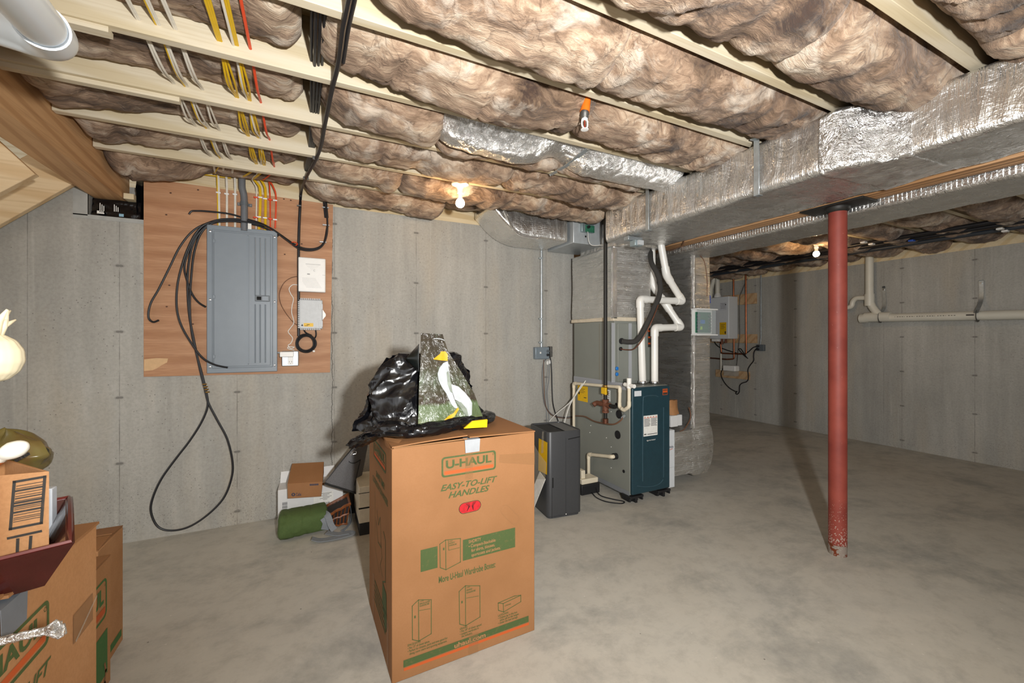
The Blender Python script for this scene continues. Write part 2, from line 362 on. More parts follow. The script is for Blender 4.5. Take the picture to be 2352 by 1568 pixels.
M['ply'] = make_plywood(); M['plyedge'] = plain('ply_chip', '#d2ad82', .8)
M['batt'] = make_insulation()
M['foil'] = foil('foil_wrap', 'Y', .42, .3, .22, sc=(5, 10, 1.3), ds=1.6); M['foilx'] = foil('foil_wrap_x', 'X', .25, .35, .24, sc=(9, 3, 2), ds=1.5)
M['foilv'] = foil('foil_wrap_upright', 'X', .4, 1.0, .3, sc=(2.2, 2.2, 17), ds=1.4, ridge=0); M['foilflex'] = foil('foil_flex', 'XY', .6, .1, .22, sc=(20, 14, 14), ds=2.0)
M['galv'] = plain('galvanized', '#b4bcc0', .4, .75, .15, 25); M['chrome'] = plain('bright_screw', '#d5d7d8', .25, 1.0); M['steel'] = plain('dull_steel', '#6c6a66', .5, .8, .2)
M['gray_paint'] = plain('gray_enamel', '#7f8890', .36, 0.0, .03, 12); M['gray_dark'] = plain('gray_latch', '#5d6469', .4); M['gray_pvc'] = plain('gray_conduit', '#66696d', .5); M['gray_box'] = plain('gray_box_plastic', '#b9bcbd', .45)
M['white'] = plain('white_plastic', '#e9e8e4', .4, 0, .02); M['pvc'] = plain('pvc_white', '#eceae3', .32, 0, .02, 8); M['pvc_cream'] = plain('pvc_aged', '#ddd2ba', .38, 0, .06, 12); M['pvc_dwv'] = plain('pvc_drain', '#d6d3c6', .36, 0, .03, 8); M['pvc_blue'] = plain('pvc_blue_white', '#dfe6ea', .3, 0, .02, 8)
M['primer'] = plain('primer_stain', '#8b98a4', .4); M['porcelain'] = plain('porcelain', '#f1efe9', .2); M['white_enamel'] = plain('white_enamel', '#d6dadd', .3, 0, .02)
M['black'] = plain('black_cable', '#16161a', .45, 0, .1); M['blackp'] = plain('black_plastic', '#1b1b1d', .5); M['rubber'] = plain('black_foam', '#34322f', .9); M['iron'] = plain('black_iron', '#2a2825', .55, .4, .2); M['rust'] = plain('rusted_fitting', '#6f4430', .65, .2, .3, 60); M['copper'] = plain('copper', '#a8684a', .33, 1.0, .15, 20); M['copper_dark'] = plain('aged_copper', '#6d4635', .5, .7, .2); M['brass'] = plain('brass', '#b08b4a', .35, 1.0)
M['hole'] = plain('dark_opening', '#0c0c0c', .9)
M['yellow_wire'] = plain('yellow_sheath', '#d7ae14', .42); M['white_wire'] = plain('white_sheath', '#d9d3c6', .5); M['red_wire'] = plain('orange_sheath', '#dd4a22', .42); M['wire_brown'] = plain('thin_brown_wire', '#6b4a36', .5)
M['card'] = make_card('cardboard', '#9b6e48', '#906540'); M['card2'] = make_card('cardboard_pale', '#b98a60', '#ab7b50'); M['card_in'] = plain('corrugation', '#8c6540', .9)
M['green'] = printed('green_ink', '#45562b', '#9c6c45'); M['green2'] = printed('leaf_green_ink', '#3c6a33', amount=.15); M['orange'] = printed('orange_ink', '#bd5520', '#9c6c45', amount=.12); M['ink'] = printed('black_ink', '#33302d', amount=.1); M['ink_blue'] = printed('navy_ink', '#33364a'); M['card_print'] = plain('unprinted_card', '#a1734b', .7)
M['tape'] = glassy('clear_tape', '#a97f55', .25, .3); M['clear'] = glassy('clear_plastic', '#cfd8d8', .22, .06); M['film'] = glassy('plastic_film', '#d8d2c2', .3, .12)
M['trash'] = None
M['furnace'] = plain('furnace_gray', '#878a83', .45, .1, .03, 8); M['teal'] = plain('furnace_teal', '#24404a', .36, .15, .1, 30); M['label_y'] = plain('yellow_label', '#e3b50d', .5); M['label_w'] = plain('paper_label', '#e6e5df', .6); M['label_o'] = plain('orange_label', '#c9541e', .5); M['blue'] = plain('blue_plastic', '#1f74c4', .4); M['bluev'] = plain('blue_valve', '#2a55b5', .4)
M['dehum'] = plain('charcoal_plastic', '#3c3d3f', .42, 0, .04, 60); M['dehum_in'] = plain('black_grille', '#121213', .5)
M['pcb'] = plain('circuit_board', '#2f6b52', .5, 0, .3, 60); M['lime'] = plain('green_lamp', '#a6d831', .5)
M['post'] = make_post(); M['duct_seal'] = plain('mastic', '#cfc3ad', .8, 0, .1, 30, .4)
M['bulb'] = emit('lit_bulb', '#ffd49c', 170.0); M['bulb_neck'] = plain('bulb_neck', '#f2efe8', .4)
M['orange_pipe'] = plain('orange_cpvc', '#e0711d', .42); M['wicker'] = plain('wicker_brown', '#7a4420', .4, 0, .35, 30); M['liner'] = plain('dark_liner', '#2e2523', .8)
M['canvas'] = plain('green_canvas', '#4d6132', .85, 0, .08, 90, .2); M['strap'] = plain('gray_strap', '#7f8489', .8, 0, .06, 90, .2); M['felt'] = plain('gray_felt', '#626162', .95, 0, .2, 220, .3); M['felt_trim'] = plain('dark_felt', '#232323', .9)
M['whitebox'] = plain('white_card', '#dcdcdb', .55, 0, .02); M['mahogany'] = plain('mahogany', '#3c1613', .25, 0, .3, 14, coat=.3); M['mahogany_lip'] = plain('worn_mahogany', '#5d2420', .3, 0, .2, 20)
M['kraftbag'] = plain('brown_paper', '#a5764b', .75); M['ceramic'] = plain('cream_ceramic', '#ded3b4', .35, 0, .05, 12); M['spoon'] = plain('white_glaze', '#f0ece0', .15); M['handle'] = plain('amber_wood', '#9a4f1c', .4); M['silverfoil'] = foil('silver_foil', 'X', .6, 0, .25, sc=(30, 30, 30), tint='#efefee')
M['ivory'] = plain('ivory_drawer', '#d9cfba', .5)
def make_trash():
    t = NT('black_polythene'); w = t.co(); n = t.noise(t.co((6, 6, 3)), 1.3, 3, .5, 1.0); r = t.math('ABSOLUTE', t.math('SUBTRACT', n, .5)); t.color('#0d0d10').set(Roughness=.2, Specular_IOR_Level=.6)
    t.bump(t.math('MULTIPLY', r, -1.), .5, .03); return t.m
M['trash'] = make_trash()
def make_brownbag():
    t = NT('tinted_plastic_bag'); n = t.noise(t.co(), 5, 3, .5, 1); t.color(t.ramp(n, [(.35, '#5f4c30'), (.5, '#6b5f30'), (.65, '#68462f')])).set(Roughness=.25, Alpha=.9); t.bump(n, .5, .02); return t.m
M['brownbag'] = make_brownbag()
def make_birdbag():
    t = NT('printed_woven_bag'); w = t.co(src='World'); z = t.sep(w)[2]; n = t.noise(w, 9, 4, .6, .8); f = t.noise(t.co((6,6,1), src='World'), 9, 3)
    zz = t.math('ADD', z, t.math('MULTIPLY', t.math('SUBTRACT', n, .5), .05))
    c = t.ramp(t.math('MULTIPLY', t.math('SUBTRACT', zz, .9), 1.9), [(0., '#8b8a44'), (.12, '#77793c'), (.17, '#566343'), (.27, '#5b6a4c'), (.30, '#3a3128'), (.45, '#434636'), (.6, '#3f3a2f'), (1., '#2e2722')])
    c = t.mix(t.ramp(f, [(.55, 0.), (.75, .4)]), c, '#6c7f68'); cr = t.noise(t.co((5,5,3), src='World'), 9, 4, .6, 1.5); t.color(c).set(Roughness=.2, Coat_Weight=.5); t.bump(cr, .5, .012); return t.m
M['birdbag'] = make_birdbag(); M['bird_w'] = plain('bird_white', '#adb1b3', .35, 0, .08, 30); M['bird_g'] = plain('bird_gray', '#7f877b', .4, 0, .3, 30); M['bird_y'] = plain('bird_yellow', '#d99a1c', .35, 0, .1, 30)
# ================================================================ THE SETTING
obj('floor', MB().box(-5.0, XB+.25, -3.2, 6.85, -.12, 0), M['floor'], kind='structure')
w = MB().prism([(-5.0,YA,0),(2.42,YA,0),(2.42,YA,2.36),(-.985,YA,2.36),(-.985,YA,2.11),(-1.262,YA,2.11),(-1.262,YA,2.36),(-5.0,YA,2.36)], (0,.25,0))
w.box(-1.262, -.985, YA+.15, YA+.25, 2.11, 2.36)
wallA = obj('wall_back', w, M['wallA'], kind='structure')
mp = MB()
for a, b, c, d in ((-1.33,-1.262,2.105,2.36),(-.985,-.93,2.105,2.36),(-1.33,-.93,2.085,2.112)): mp.box(a, b, YA-.003, YA+.01, c, d)
obj('mortar_patch', mp, plain('pale_mortar', '#a9aaa6', .9, 0, .08, 20), wallA)
obj('wall_inner', MB().box(2.17, 2.42, YA+.25, 6.6, 0, 2.36), M['wallA'], kind='structure')
obj('wall_far', MB().box(2.17, XB+.25, 6.6, 6.85, 0, 2.36), M['wallA'], kind='structure')
obj('wall_front', MB().box(2.3, XB+.25, -3.45, -3.2, 0, 2.36), M['wallB'], kind='structure')
obj('wall_right', MB().box(XB, XB+.25, -3.2, 6.6, 0, 2.29), M['wallB'], kind='structure')
obj('ceiling', MB().box(-5.0, XB+.25, -3.2, 6.85, 2.634, 2.655), M['joist_y'], kind='structure')
obj('trim_1', MB().box(-.93, 2.42, YA-.002, YA+.14, 2.36, 2.398), M['joist_y'], kind='structure')       # sill plate on the panel wall
obj('trim_2', MB().box(-.93, 2.42, YA+.035, YA+.075, 2.398, 2.634), M['joist_y'], kind='structure')     # rim board
obj('trim_3', MB().box(XB-.004, XB+.14, -3.2, 6.6, 2.29, 2.394), M['joist_y'], kind='structure')        # sill plate on the right wall
obj('trim_4', MB().box(XB+.06, XB+.1, -3.2, 6.6, 2.394, 2.634), M['joist_y'], kind='structure')

# ---------------------------------------------------------------- joists
JY = [2.308+.406*k for k in range(-5, 3)]           # far lower edge of every joist
ords = ['eighth', 'seventh', 'sixth', 'fifth', 'fourth', 'third', 'second', 'nearest']
for k, y in enumerate(JY):
    x0 = -1.085
    if k < 3: x0 = -.6
    lab = 'pale spruce floor joist, '+('the one nearest the breaker panel wall' if k == 7 else ords[k]+' out from the breaker panel wall')
    j = MB().box(x0, 2.93, y-.038, y, JZ, 2.633)
    o = obj('floor_joist', j, M['joist'], bev=.002, label=lab, cat='joist', group='joists left of the steel column')
    if k == 4:
        obj('nailing_strip', MB().box(-1.08, -.62, y-.028, y+.012, JZ-.02, JZ-.0005), M['joist'], o)
    if k == 5:
        obj('nailing_strip', MB().box(-1.08, -.52, y-.02, y+.01, JZ-.02, JZ-.0005), M['joist'], o)
    if k == 2:                                       # patch block nailed on the near face
        c = onY(1283, 172, y-.038)
        obj('splice_block', MB().box(c.x-.04, c.x+.05, y-.05, y-.0385, JZ+.002, 2.6), M['block'], o)
for k in range(-3, 10):
    y = 2.308+.406*k+.039
    if y > 6.4: continue
    obj('floor_joist', MB().box(2.94, XB+.058, y-.038, y-.0005, JZ, 2.633), M['joist'],
        label='shadowed floor joist running from the laminated beam to the right wall', cat='joist', group='joists right of the steel column')

# ---------------------------------------------------------------- insulation
def batt(label, x0, x1, y0, y1, zl, seed, group, res=.015, zhi=.10, wob=.02, over=.012, ends=(1, 1)):
    L = x1-x0; W = y1-y0; nu = max(8, int(L/res)); nv = max(10, int(W/res))
    def fn(a, b):
        x = x0+a*L; y = y0+b*W; s = abs(2*b-1)
        pr = s**3.0
        low = zl(x) if callable(zl) else zl
        # long sags, pillows and tied creases
        sag = mnoise.noise(Vector((x*1.6, seed*3.1, .3)))*.022+fbm(x, y*1.3, seed, 3.2, 3)*wob
        wx = x+.12*nz(x, y, seed+4, 3); cre = 1-abs(mnoise.noise(Vector((wx*4.2+y*1.6, y*1.1, seed*1.7)))); cre = max(0, (cre-.86))/.14
        rid = (1-abs(fbm(x+.2*y, y, seed+9, 7.5, 3)))**3
        fine = fbm(x*1.1, y*1.6, seed+2, 19, 3)
        z = low+(JZ+zhi-low)*pr+sag*(1-.5*pr)+(cre*.022-rid*.011)*(1-pr)+fine*.006
        for e, on in ((a*L, ends[0]), ((1-a)*L, ends[1])):
            if on and e < .09: z += (1-e/.09)**2.2*.075
        z = min(z, 2.60)
        jy = (over*(1-2*pr) if s < .93 else -.002)*(1 if b > .5 else -1)*min(1, s*1.4)
        y += jy*(1+1.3*nz(x, seed, 1.7, 9)) if s < .93 else jy
        return (x+nz(x, y, seed+7, 14)*.006, min(max(y, y0-.03), y1+.03), z)
    mb = MB().grid(fn, nu, nv)
    # flat paper back, so the batt is a closed body
    b = len(mb.v); w_ = nu+1; bz = 2.625
    rim = [i for i in range(w_)]+[j*w_+nu for j in range(1, nv+1)]+[nv*w_+i for i in range(nu-1, -1, -1)]+[j*w_ for j in range(nv-1, 0, -1)]
    for i in rim: p = mb.v[i]; mb.v.append(Vector((p.x, min(max(p.y, y0), y1), bz)))
    n = len(rim)
    for i in range(n): mb.f.append((rim[i], rim[(i+1) % n], b+(i+1) % n, b+i))
    mb.f.append(tuple(b+i for i in range(n)))
    return obj('insulation_batt', mb, M['batt'], smooth='all', label=label, cat='insulation', group=group)
bayname = ['eighth', 'seventh', 'sixth', 'fifth', 'fourth', 'third', 'second', 'first']
def slope(*pts):
    def f(x):
        if x <= pts[0][0]: return pts[0][1]
        for (a, za), (b, zb) in zip(pts, pts[1:]):
            if x <= b:
                t = (x-a)/(b-a); t = t*t*(3-2*t); return za+(zb-za)*t
        return pts[-1][1]
    return f
edges = [(JY[k]+.003, (JY[k+1]-.041) if k < 7 else YA+.03) for k in range(8)]
seam = [-.02, -.02, -.02, .0, .0, -.02, -.04, -.05]
left = {3: slope((-1.1,2.40),(-.75,2.45),(-.25,2.452),(0,2.415)), 4: slope((-1.1,2.37),(-.85,2.42),(-.7,2.45),(-.25,2.448),(0,2.405)), 5: slope((-1.1,2.37),(-.8,2.405),(-.62,2.448),(-.2,2.448),(0,2.39)),
        6: slope((-1.1,2.375),(-.75,2.405),(-.6,2.445),(-.15,2.445),(0,2.39)), 7: slope((-1.1,2.33),(-.75,2.355),(-.6,2.44),(-.15,2.44),(0,2.39))}
for k in left:
    a, b = edges[k]
    if k == 7: b = YA-.02
    batt('brown fibreglass batt left of the black cables, %s ceiling bay from the panel wall' % bayname[k], -1.082, seam[k]-.03, a, b, left[k], 10+k, 'insulation left of the black cables', zhi=.085, wob=.012)
right = {0: [(0.6, 2.93, slope((1,2.35),(2,2.33),(2.9,2.34)))],
         1: [(.35, 1.62, slope((.4,2.355),(1.1,2.315),(1.6,2.35))), (1.56, 2.93, slope((1.6,2.34),(2.1,2.325),(2.9,2.36)))],
         2: [(0, 1.05, slope((0,2.42),(.35,2.36),(.75,2.325),(1.05,2.335))), (1.0, 2.93, slope((1.0,2.345),(1.5,2.325),(2.1,2.35),(2.9,2.37)))],
         3: [(.01, 1.22, slope((0,2.43),(.3,2.38),(.7,2.335),(1.2,2.335))), (1.18, 2.93, slope((1.2,2.36),(1.5,2.325),(2.9,2.36)))],
         4: [(.02, .62, slope((0,2.42),(.25,2.35),(.6,2.32)))],
         5: [(.0, 1.2, slope((0,2.37),(.3,2.35),(.8,2.335),(1.2,2.345))), (1.16, 2.93, slope((1.2,2.34),(1.7,2.325),(2.9,2.33)))],
         6: [(0, .56, slope((0,2.385),(.25,2.345),(.56,2.335))), (.53, 2.3, slope((.5,2.345),(1.2,2.33),(2.3,2.34)))],
         7: [(-.04, .98, slope((-.05,2.375),(.2,2.34),(.9,2.325)))]}
sidename = {1: [''], 2: ['middle', 'right']}
for k, L in right.items():
    for n, (x0, x1, zf) in enumerate(L):
        a, b = edges[k]
        if k == 7: b = YA-.005
        lab = 'brown fibreglass batt right of the black cables, %s bay from the panel wall' % bayname[k]
        if len(L) == 2: lab += (', duct end' if n == 1 else ', cable end')
        batt(lab, x0, x1, a, b, zf, 30+k*3+n, 'insulation right of the black cables', over=.02, wob=.026)
a, b = edges[4]
batt('ragged strip of brown batt squeezed behind the flexible foil duct', .6, 2.12, b-.13, b, slope((.6,2.345),(1.4,2.36),(2.1,2.37)), 77, 'insulation right of the black cables', over=.01)
a, b = edges[7]
batt('brown fibreglass batt over the branch duct elbow by the panel wall', .98, 2.35, a, 3.46, slope((1,2.40),(2.3,2.46)), 78, 'insulation right of the black cables')
for k in range(-3, 10):
    y0 = 2.308+.406*k+.042; y1 = y0+.362
    if y1 > 6.4: continue
    batt('brown fibreglass batt in a dim bay between the second duct and the right wall', 3.5, XB+.05, y0, y1, slope((3.5,2.36),(4.6,2.34),(5.6,2.335),(6.2,2.325),(6.4,2.325)), 100+k, 'insulation right of the steel column', res=.024, wob=.03)

# ---------------------------------------------------------------- beams and column
o = obj('timber_beam', MB().box(-1.253, -1.0885, -.6, YA+.1, 2.234, 2.62), M['fir'], bev=.006, label='thick orange fir beam at upper left ending in the concrete pocket', cat='beam')
o = thing('laminated_beam', 'long laminated wood beam resting on the red column, between two foil ducts', 'beam', (2.93, 3, 2.15))
for i in range(3): obj('lamination', MB().box(2.866+i*.0445, 2.866+i*.0445+.043, -1.0, 6.6, 2.15, JZ-.001), M['lvl'], o, bev=.003)
c = Vector((2.933, 1.417, 0))
o = thing('steel_column', 'rust red steel column standing on the concrete floor under the laminated beam', 'column', c)
obj('shaft', MB().cyl(c, c+V(0,0,2.125), .0475, 40), M['post'], o, smooth=True)
obj('collar', MB().lathe(c+V(0,0,2.108), [(.05,0),(.058,.008),(.064,.022),(.064,.03)], seg=32), M['iron'], o, smooth=True)
obj('cap_plate', MB().box(c.x-.09, c.x+.09, c.y-.17, c.y+.17, 2.1385, 2.1495), M['iron'], o, bev=.002)
cp = MB()
# beam pocket lining
o = thing('waterproof_membrane', 'crumpled black flashing stuffed in the concrete pocket under the fir beam', 'flashing', (-1.12, YA+.05, 2.112))
mb = MB().grid(lambda a, b: (-1.25+a*.24, YA+.012+.02*b+.008*nz(a*4, b*5, 2), 2.114+b*.115+.004*nz(a*3, b, 7)), 24, 10)
mb.grid(lambda a, b: (-1.03+.03*a+.006*nz(a, b*6, 3), YA+.012+.1*a, 2.13+b*.33+.01*nz(b*5, a, 1)), 4, 20)
obj('sheet', mb, M['trash'], o, smooth='all')
fc = Face((-1.25, YA+.004, 2.114), (1,0,0), (0,0,1)); mb = MB()
for i, a in enumerate((.043, .052, .061, .112, .121, .130)):
    mb = MB(); fc.rect(mb, a, .035 if i > 2 else .02, a+.004, .08-.008*(i % 3)); obj('printed_mark', mb, M['label_w'], o)
mb = MB(); fc.rect(mb, .03, .012, .065, .03); obj('printed_bar', mb, M['label_w'], o)
mb = MB(); fc.rect(mb, .137, .006, .16, .024); obj('blue_sticker', mb, plain('pale_blue', '#8fb6c9', .5), o)
obj('wood_shim', MB().box(-1.082, -1.03, YA-.03, YA+.05, 2.232, 2.268), M['joist_y'], bev=.002, label='small pale wood shim beside the end of the fir beam', cat='shim')

# ---------------------------------------------------------------- stair stringers at upper left
for n, (yy, pa, pb, lab) in enumerate(((3.42, (0,515.7), (160,426), 'pale stair stringer closest to the concrete wall, under the fir beam'), (2.95, (0,441.8), (106.6,386), 'middle pale stair stringer left of the fir beam'), (2.48, (0,359), (34,340), 'pale stair stringer nearest the camera, left of the fir beam'))):
    A = onY(*pa, yy); B = onY(*pb, yy); d = (B-A).normalized(); A2 = A-d*((A.z-.002)/d.z); B2 = A+d*((-1.256-A.x)/d.x); u = V(-d.z, 0, d.x)*.235
    obj('stair_stringer', MB().prism([A2, B2, B2+u, A2+u], (0,.038,0)), M['stairwood'], bev=.003, label=lab, cat='stringer', group='stair stringers')
# ================================================================ DUCTS
def rloop(x0, x1, z0, z1, r, step=.02):
    out = []
    def seg(p, q, n):
        L = math.hypot(q[0]-p[0], q[1]-p[1]); k = max(2, int(L/step))
        for i in range(k): t = i/k; out.append((p[0]+(q[0]-p[0])*t, p[1]+(q[1]-p[1])*t, n[0], n[1]))
    def arc(cx, cz, a0):
        for i in range(5): a = R(a0+90*i/5); out.append((cx+r*math.cos(a), cz+r*math.sin(a), math.cos(a), math.sin(a)))
    seg((x0, z1-r), (x0, z0+r), (-1, 0)); arc(x0+r, z0+r, 180); seg((x0+r, z0), (x1-r, z0), (0, -1)); arc(x1-r, z0+r, 270)
    seg((x1, z0+r), (x1, z1-r), (1, 0)); arc(x1-r, z1-r, 0); seg((x1-r, z1), (x0+r, z1), (0, 1)); arc(x0+r, z1-r, 90)
    return out
def puffy(stations, seed, amp=.006, pleat=.003, freq=55, lowz=None):
    """stations: (origin, ax, ay, along, x0, x1, y0, y1, r): loops lofted, with quilted puffs"""
    rings = []; cnt = None
    for (O, ax, ay, al, x0, x1, z0, z1, r) in stations:
        if cnt is None:
            base = rloop(0, 1, 0, 1, .12, .035 if (x1-x0) > .3 else .06); cnt = base
        ring = []
        lp = rloop(x0, x1, z0, z1, r, .02)
        # resample by normalised parameter so that every ring has the same count
        n = len(lp); N = 84
        for i in range(N):
            q = i*n/N; a = lp[int(q) % n]; b = lp[(int(q)+1) % n]; t = q-int(q)
            p = [a[m]+(b[m]-a[m])*t for m in range(4)]
            P = O+ax*p[0]+ay*p[1]; N_ = (ax*p[2]+ay*p[3]); N_ = N_.normalized() if N_.length > 0 else N_
            d = fbm(P.x, P.y, P.z+seed, 4.5, 3)*amp
            s = (P.dot(al))
            w = max(0, 1-abs((p[1]-z0)/max(.02, (z1-z0))-.22)/.45)
            d += (1-abs(mnoise.noise(Vector((s*freq, p[1]*5+p[0]*5, seed)))))*pleat*w
            ring.append(P+N_*d)
        rings.append(ring)
    return MB().loft(rings)
X_, Y_, Z_ = V(1,0,0), V(0,1,0), V(0,0,1)
st = []
y = -.8
while y < 2.70:
    t = min(1, max(0, (y-.87)/.2)); x0 = 2.315-.155*t*t*(3-2*t); zb = 2.112-.004*t
    st.append((V(0,y,0), X_, Z_, Y_, x0, 2.815, zb, 2.385, .03)); y += .0125
def tilt(mb):
    for p in mb.v:
        s = min(1, max(0, (p.x-2.17)/.64)); w = min(1, max(0, (2.30-p.z)/.15)); p.z += .036*s*w
    return mb
o = thing('supply_duct', 'long rectangular foil wrapped main duct under the joists beside the laminated beam', 'duct', (2.5, 1.5, 2.11))
obj('wrapped_trunk', tilt(puffy(st, 3, .007, .0045)), M['foil'], o, smooth='all')
# taped joint where the trunk narrows
st = []
y = .84
while y < 1.12:
    t = min(1, max(0, (y-.87)/.2)); x0 = 2.315-.155*t*t*(3-2*t)
    st.append((V(0,y,0), X_, Z_, Y_, x0-.009, 2.822, 2.106-.004*t, 2.388, .04)); y += .009
obj('taped_joint', tilt(puffy(st, 9, .012, .004, 30)), foil('foil_tape', 'Y', .6, .1, .2, sc=(9, 9, 9)), o, smooth='all')
# hangers
def hanger(u, vt, vb, label):
    xs = 2.145; p = onX(u, (vt+vb)/2, xs); mb = MB().box(xs-.004, xs, p.y-.015, p.y+.015, 2.098, JZ-.002).box(xs-.004, xs+.03, p.y-.015, p.y+.015, 2.094, 2.098)
    h = thing('duct_hanger', label, 'hanger', (xs, p.y, 2.093), 'galvanized duct hangers')
    obj('strap', mb, M['galv'], h, bev=.001)
    obj('foot', MB().box(xs-.03, xs, p.y-.018, p.y+.018, JZ-.006, JZ-.001), M['galv'], h)
hanger(1738, 345, 445, 'galvanized strap hanger on the main duct at the middle of the ceiling')
hanger(1487, 455, 530, 'galvanized strap hanger on the main duct above the furnace plenum')
# second duct with its drop and boot
o = thing('return_duct', 'foil wrapped second duct beyond the beam, dropping to the floor beside the furnace', 'duct', (3.2, 2.9, .05))
st = []; y = -.8
while y < 3.40: st.append((V(0,y,0), X_, Z_, Y_, 3.02, 3.44, 2.10, 2.385, .03)); y += .014
obj('wrapped_trunk', puffy(st, 5, .005, .004, 48), M['foil'], o, smooth='all')
cr = MB()
y = -.7
while y < 2.7:
    cr.box(3.013, 3.0185, y, y+.013, 2.112, 2.185); y += .02
obj('crimped_edge', cr, M['foilx'], o).__setitem__('kind', 'stuff')
st = []; z = 2.12
while z > .40: st.append((V(0,0,z), X_, Y_, Z_, 3.19, 3.44, 2.72, 3.38, .02)); z -= .016
obj('drop', puffy(st, 6, .006, .002, 30), M['foilv'], o, smooth='all')
# boot: quarter turn towards the furnace
mb = MB(); rings = []
for i in range(25):
    a = R(90*i/24); cx, cz = 3.17, .50          # throat centre
    ri, ro = .02, .27+.09*math.sin(2*a)
    pi_ = V(cx+ri*math.cos(a), 0, cz-ri*math.sin(a)); po = V(cx+ro*math.cos(a), 0, max(.055, cz-ro*math.sin(a)*1.55))
    ring = []
    for k in range(12): t = k/11; ring.append(pi_.lerp(po, t)+V(0, 2.72-.012*math.sin(math.pi*t)+.004*nz(i*.4, t*4, 3), 0))
    for k in range(12): t = 1-k/11; ring.append(pi_.lerp(po, t)+V(0, 3.38, 0))
    rings.append(ring)
last = rings[-1]
rings.append([p+V(-.27, 0, 0) for p in last])
obj('boot', mb.loft(rings), M['foilv'], o, smooth=True)
obj('seam_tape', MB().grid(lambda a, b: (3.17+.05*a, 2.709-.006*math.sin(a*3.14)+.003*nz(b*30, a, 1), .50+b*1.6), 4, 90), foil('foil_tape_bright', 'X', .6, 0, .16, sc=(20,20,20)), o, smooth='all')
# plenum and branch
o = thing('supply_plenum', 'foil wrapped plenum box between the gray coil cabinet and the main duct', 'plenum', (2.52, 3.08, 1.49))
st = []; z = 1.49
while z < 2.115: st.append((V(0,0,z), X_, Y_, Z_, 2.312, 2.735, 2.775, 3.40, .012)); z += .0125
obj('foil_wrap', puffy(st, 8, .005, .002, 30), M['foilv'], o, smooth='all')
st = []; y = 2.69
while y < 3.40: st.append((V(0,y,0), X_, Z_, Y_, 2.41, 2.80, 2.118, 2.385, .02)); y += .0125
obj('takeoff', puffy(st, 4, .005, .003), M['foil'], o, smooth='all')
obj('corner_tape', MB().grid(lambda a, b: (2.304+(.04*max(0, a-.5)*2 if a > .5 else 0)+.002*nz(b*40, a*3, 4), 2.768+(.03*(.5-a)*2 if a < .5 else 0), 1.5+b*.6), 6, 60), foil('foil_tape_corner', 'X', .7, 0, .15, sc=(24,24,24)), o, smooth='all')
obj('mastic_band', MB().box(2.306, 2.742, 2.768, 3.404, 1.478, 1.512), M['duct_seal'], o, bev=.006)
o = thing('branch_duct', 'foil wrapped branch duct curving up along the panel wall beside the main duct', 'duct', (1.8, 3.3, 2.19))
st = []; n = 64
for i in range(n+1):
    x = 2.06-i*(2.06-1.335)/n; t = max(0, (1.72-x)/.40)
    zb = 2.192+.235*min(1, t)**2.2; yf = 3.10+.0*t; 
    st.append((V(x,0,0), Y_, Z_, X_, yf, YA-.012, zb, 2.455, .02 if zb < 2.40 else .008))
obj('wrapped_run', puffy(st, 12, .006, .005, 40), M['foilx'], o, smooth='all')
mb = MB().tube(smooth_path([onY(1153,470,3.09), onY(1165,497,3.09), onY(1180,525,3.088), onY(1200,541,3.088), onY(1240,548,3.088)], 8), .012, 8)
obj('edge_tape', mb, foil('foil_tape_edge', 'X', .7, 0, .18, sc=(24,24,24)), o, smooth='all')
# zone damper
a, b = onY(1317, 492, 3.06), onY(1392, 566, 3.06)
o = thing('zone_damper', 'shiny sheet metal damper box with a small motor, between branch and main duct', 'damper', ((a.x+b.x)/2, 3.06, b.z))
obj('sleeve', MB().box(a.x, b.x, 3.06, YA-.02, b.z, a.z), plain('damper_plate', '#b9bfc2', .35, .35, .08, 20), o, bev=.004)
obj('end_flange', MB().box(b.x-.03, b.x+.004, 3.045, 3.2, b.z-.01, a.z+.01), M['duct_seal'], o, bev=.008)
p, q = onY(1337, 499, 3.03), onY(1364, 535, 3.03)
obj('motor', MB().box(p.x, q.x, 3.03, 3.06, q.z, p.z), plain('motor_metal', '#93a5a8', .4, .6), o, bev=.003)
obj('circuit', MB().box(p.x+.035, q.x, 3.02, 3.03, q.z, q.z+.06), M['pcb'], o)
mb = MB()
for u, v in ((1351, 502), (1349, 522)): c = onY(u, v, 3.03); mb.cyl(c, c+V(0,-.03,0), .013, 14)
obj('knob', mb, M['blackp'], o, smooth=True)
c = onY(1345, 543, 3.06); obj('hole', MB().cyl(c+V(0,.002,0), c+V(0,-.002,0), .009, 14), M['hole'], o)
obj('lead', MB().tube(smooth_path([onY(1350,532,3.02), onY(1352,552,3.0), onY(1360,563,2.98), onY(1385,562,2.9), onX(1405,556,2.28)], 6), .0025, 6), M['label_w'], o, smooth=True)
# flexible foil duct between two joists
def flexfn(a, b):
    x = .585+a*1.60; s = 2*b-1
    pinch = math.exp(-((x-1.31)/.13)**2)
    yl, yh = 1.912, 2.20-.02*math.sin(x*3); y = yl+b*(yh-yl)
    low = 2.335-.03*math.sin(min(1, a*1.6)*math.pi)*.6+.088*pinch
    z = low+.085*(abs(s)**2.4)+.03*(1-b)*.3+fbm(x, y, 4, 16, 3)*.007+(1-abs(nz(x*22+y*9, y*6, 2)))*-.004
    if a < .06: z += (1-a/.06)**2*.05
    return (x, y, z)
g = MB().grid(flexfn, 130, 30); b0 = len(g.v)
g.grid(lambda a, b: (lambda p: (p[0], p[1], max(p[2]+.03, 2.44)))(flexfn(a, b)), 130, 2)
o = thing('flexible_duct', 'crinkled silver foil flexible duct strapped between two joists', 'duct', (1.38, 2.05, 2.32))
obj('foil_sleeve', g, M['foilflex'], o, smooth='all')
p, q = onZ(1350, 342, JZ-.004), onZ(1264, 402, JZ-.004)
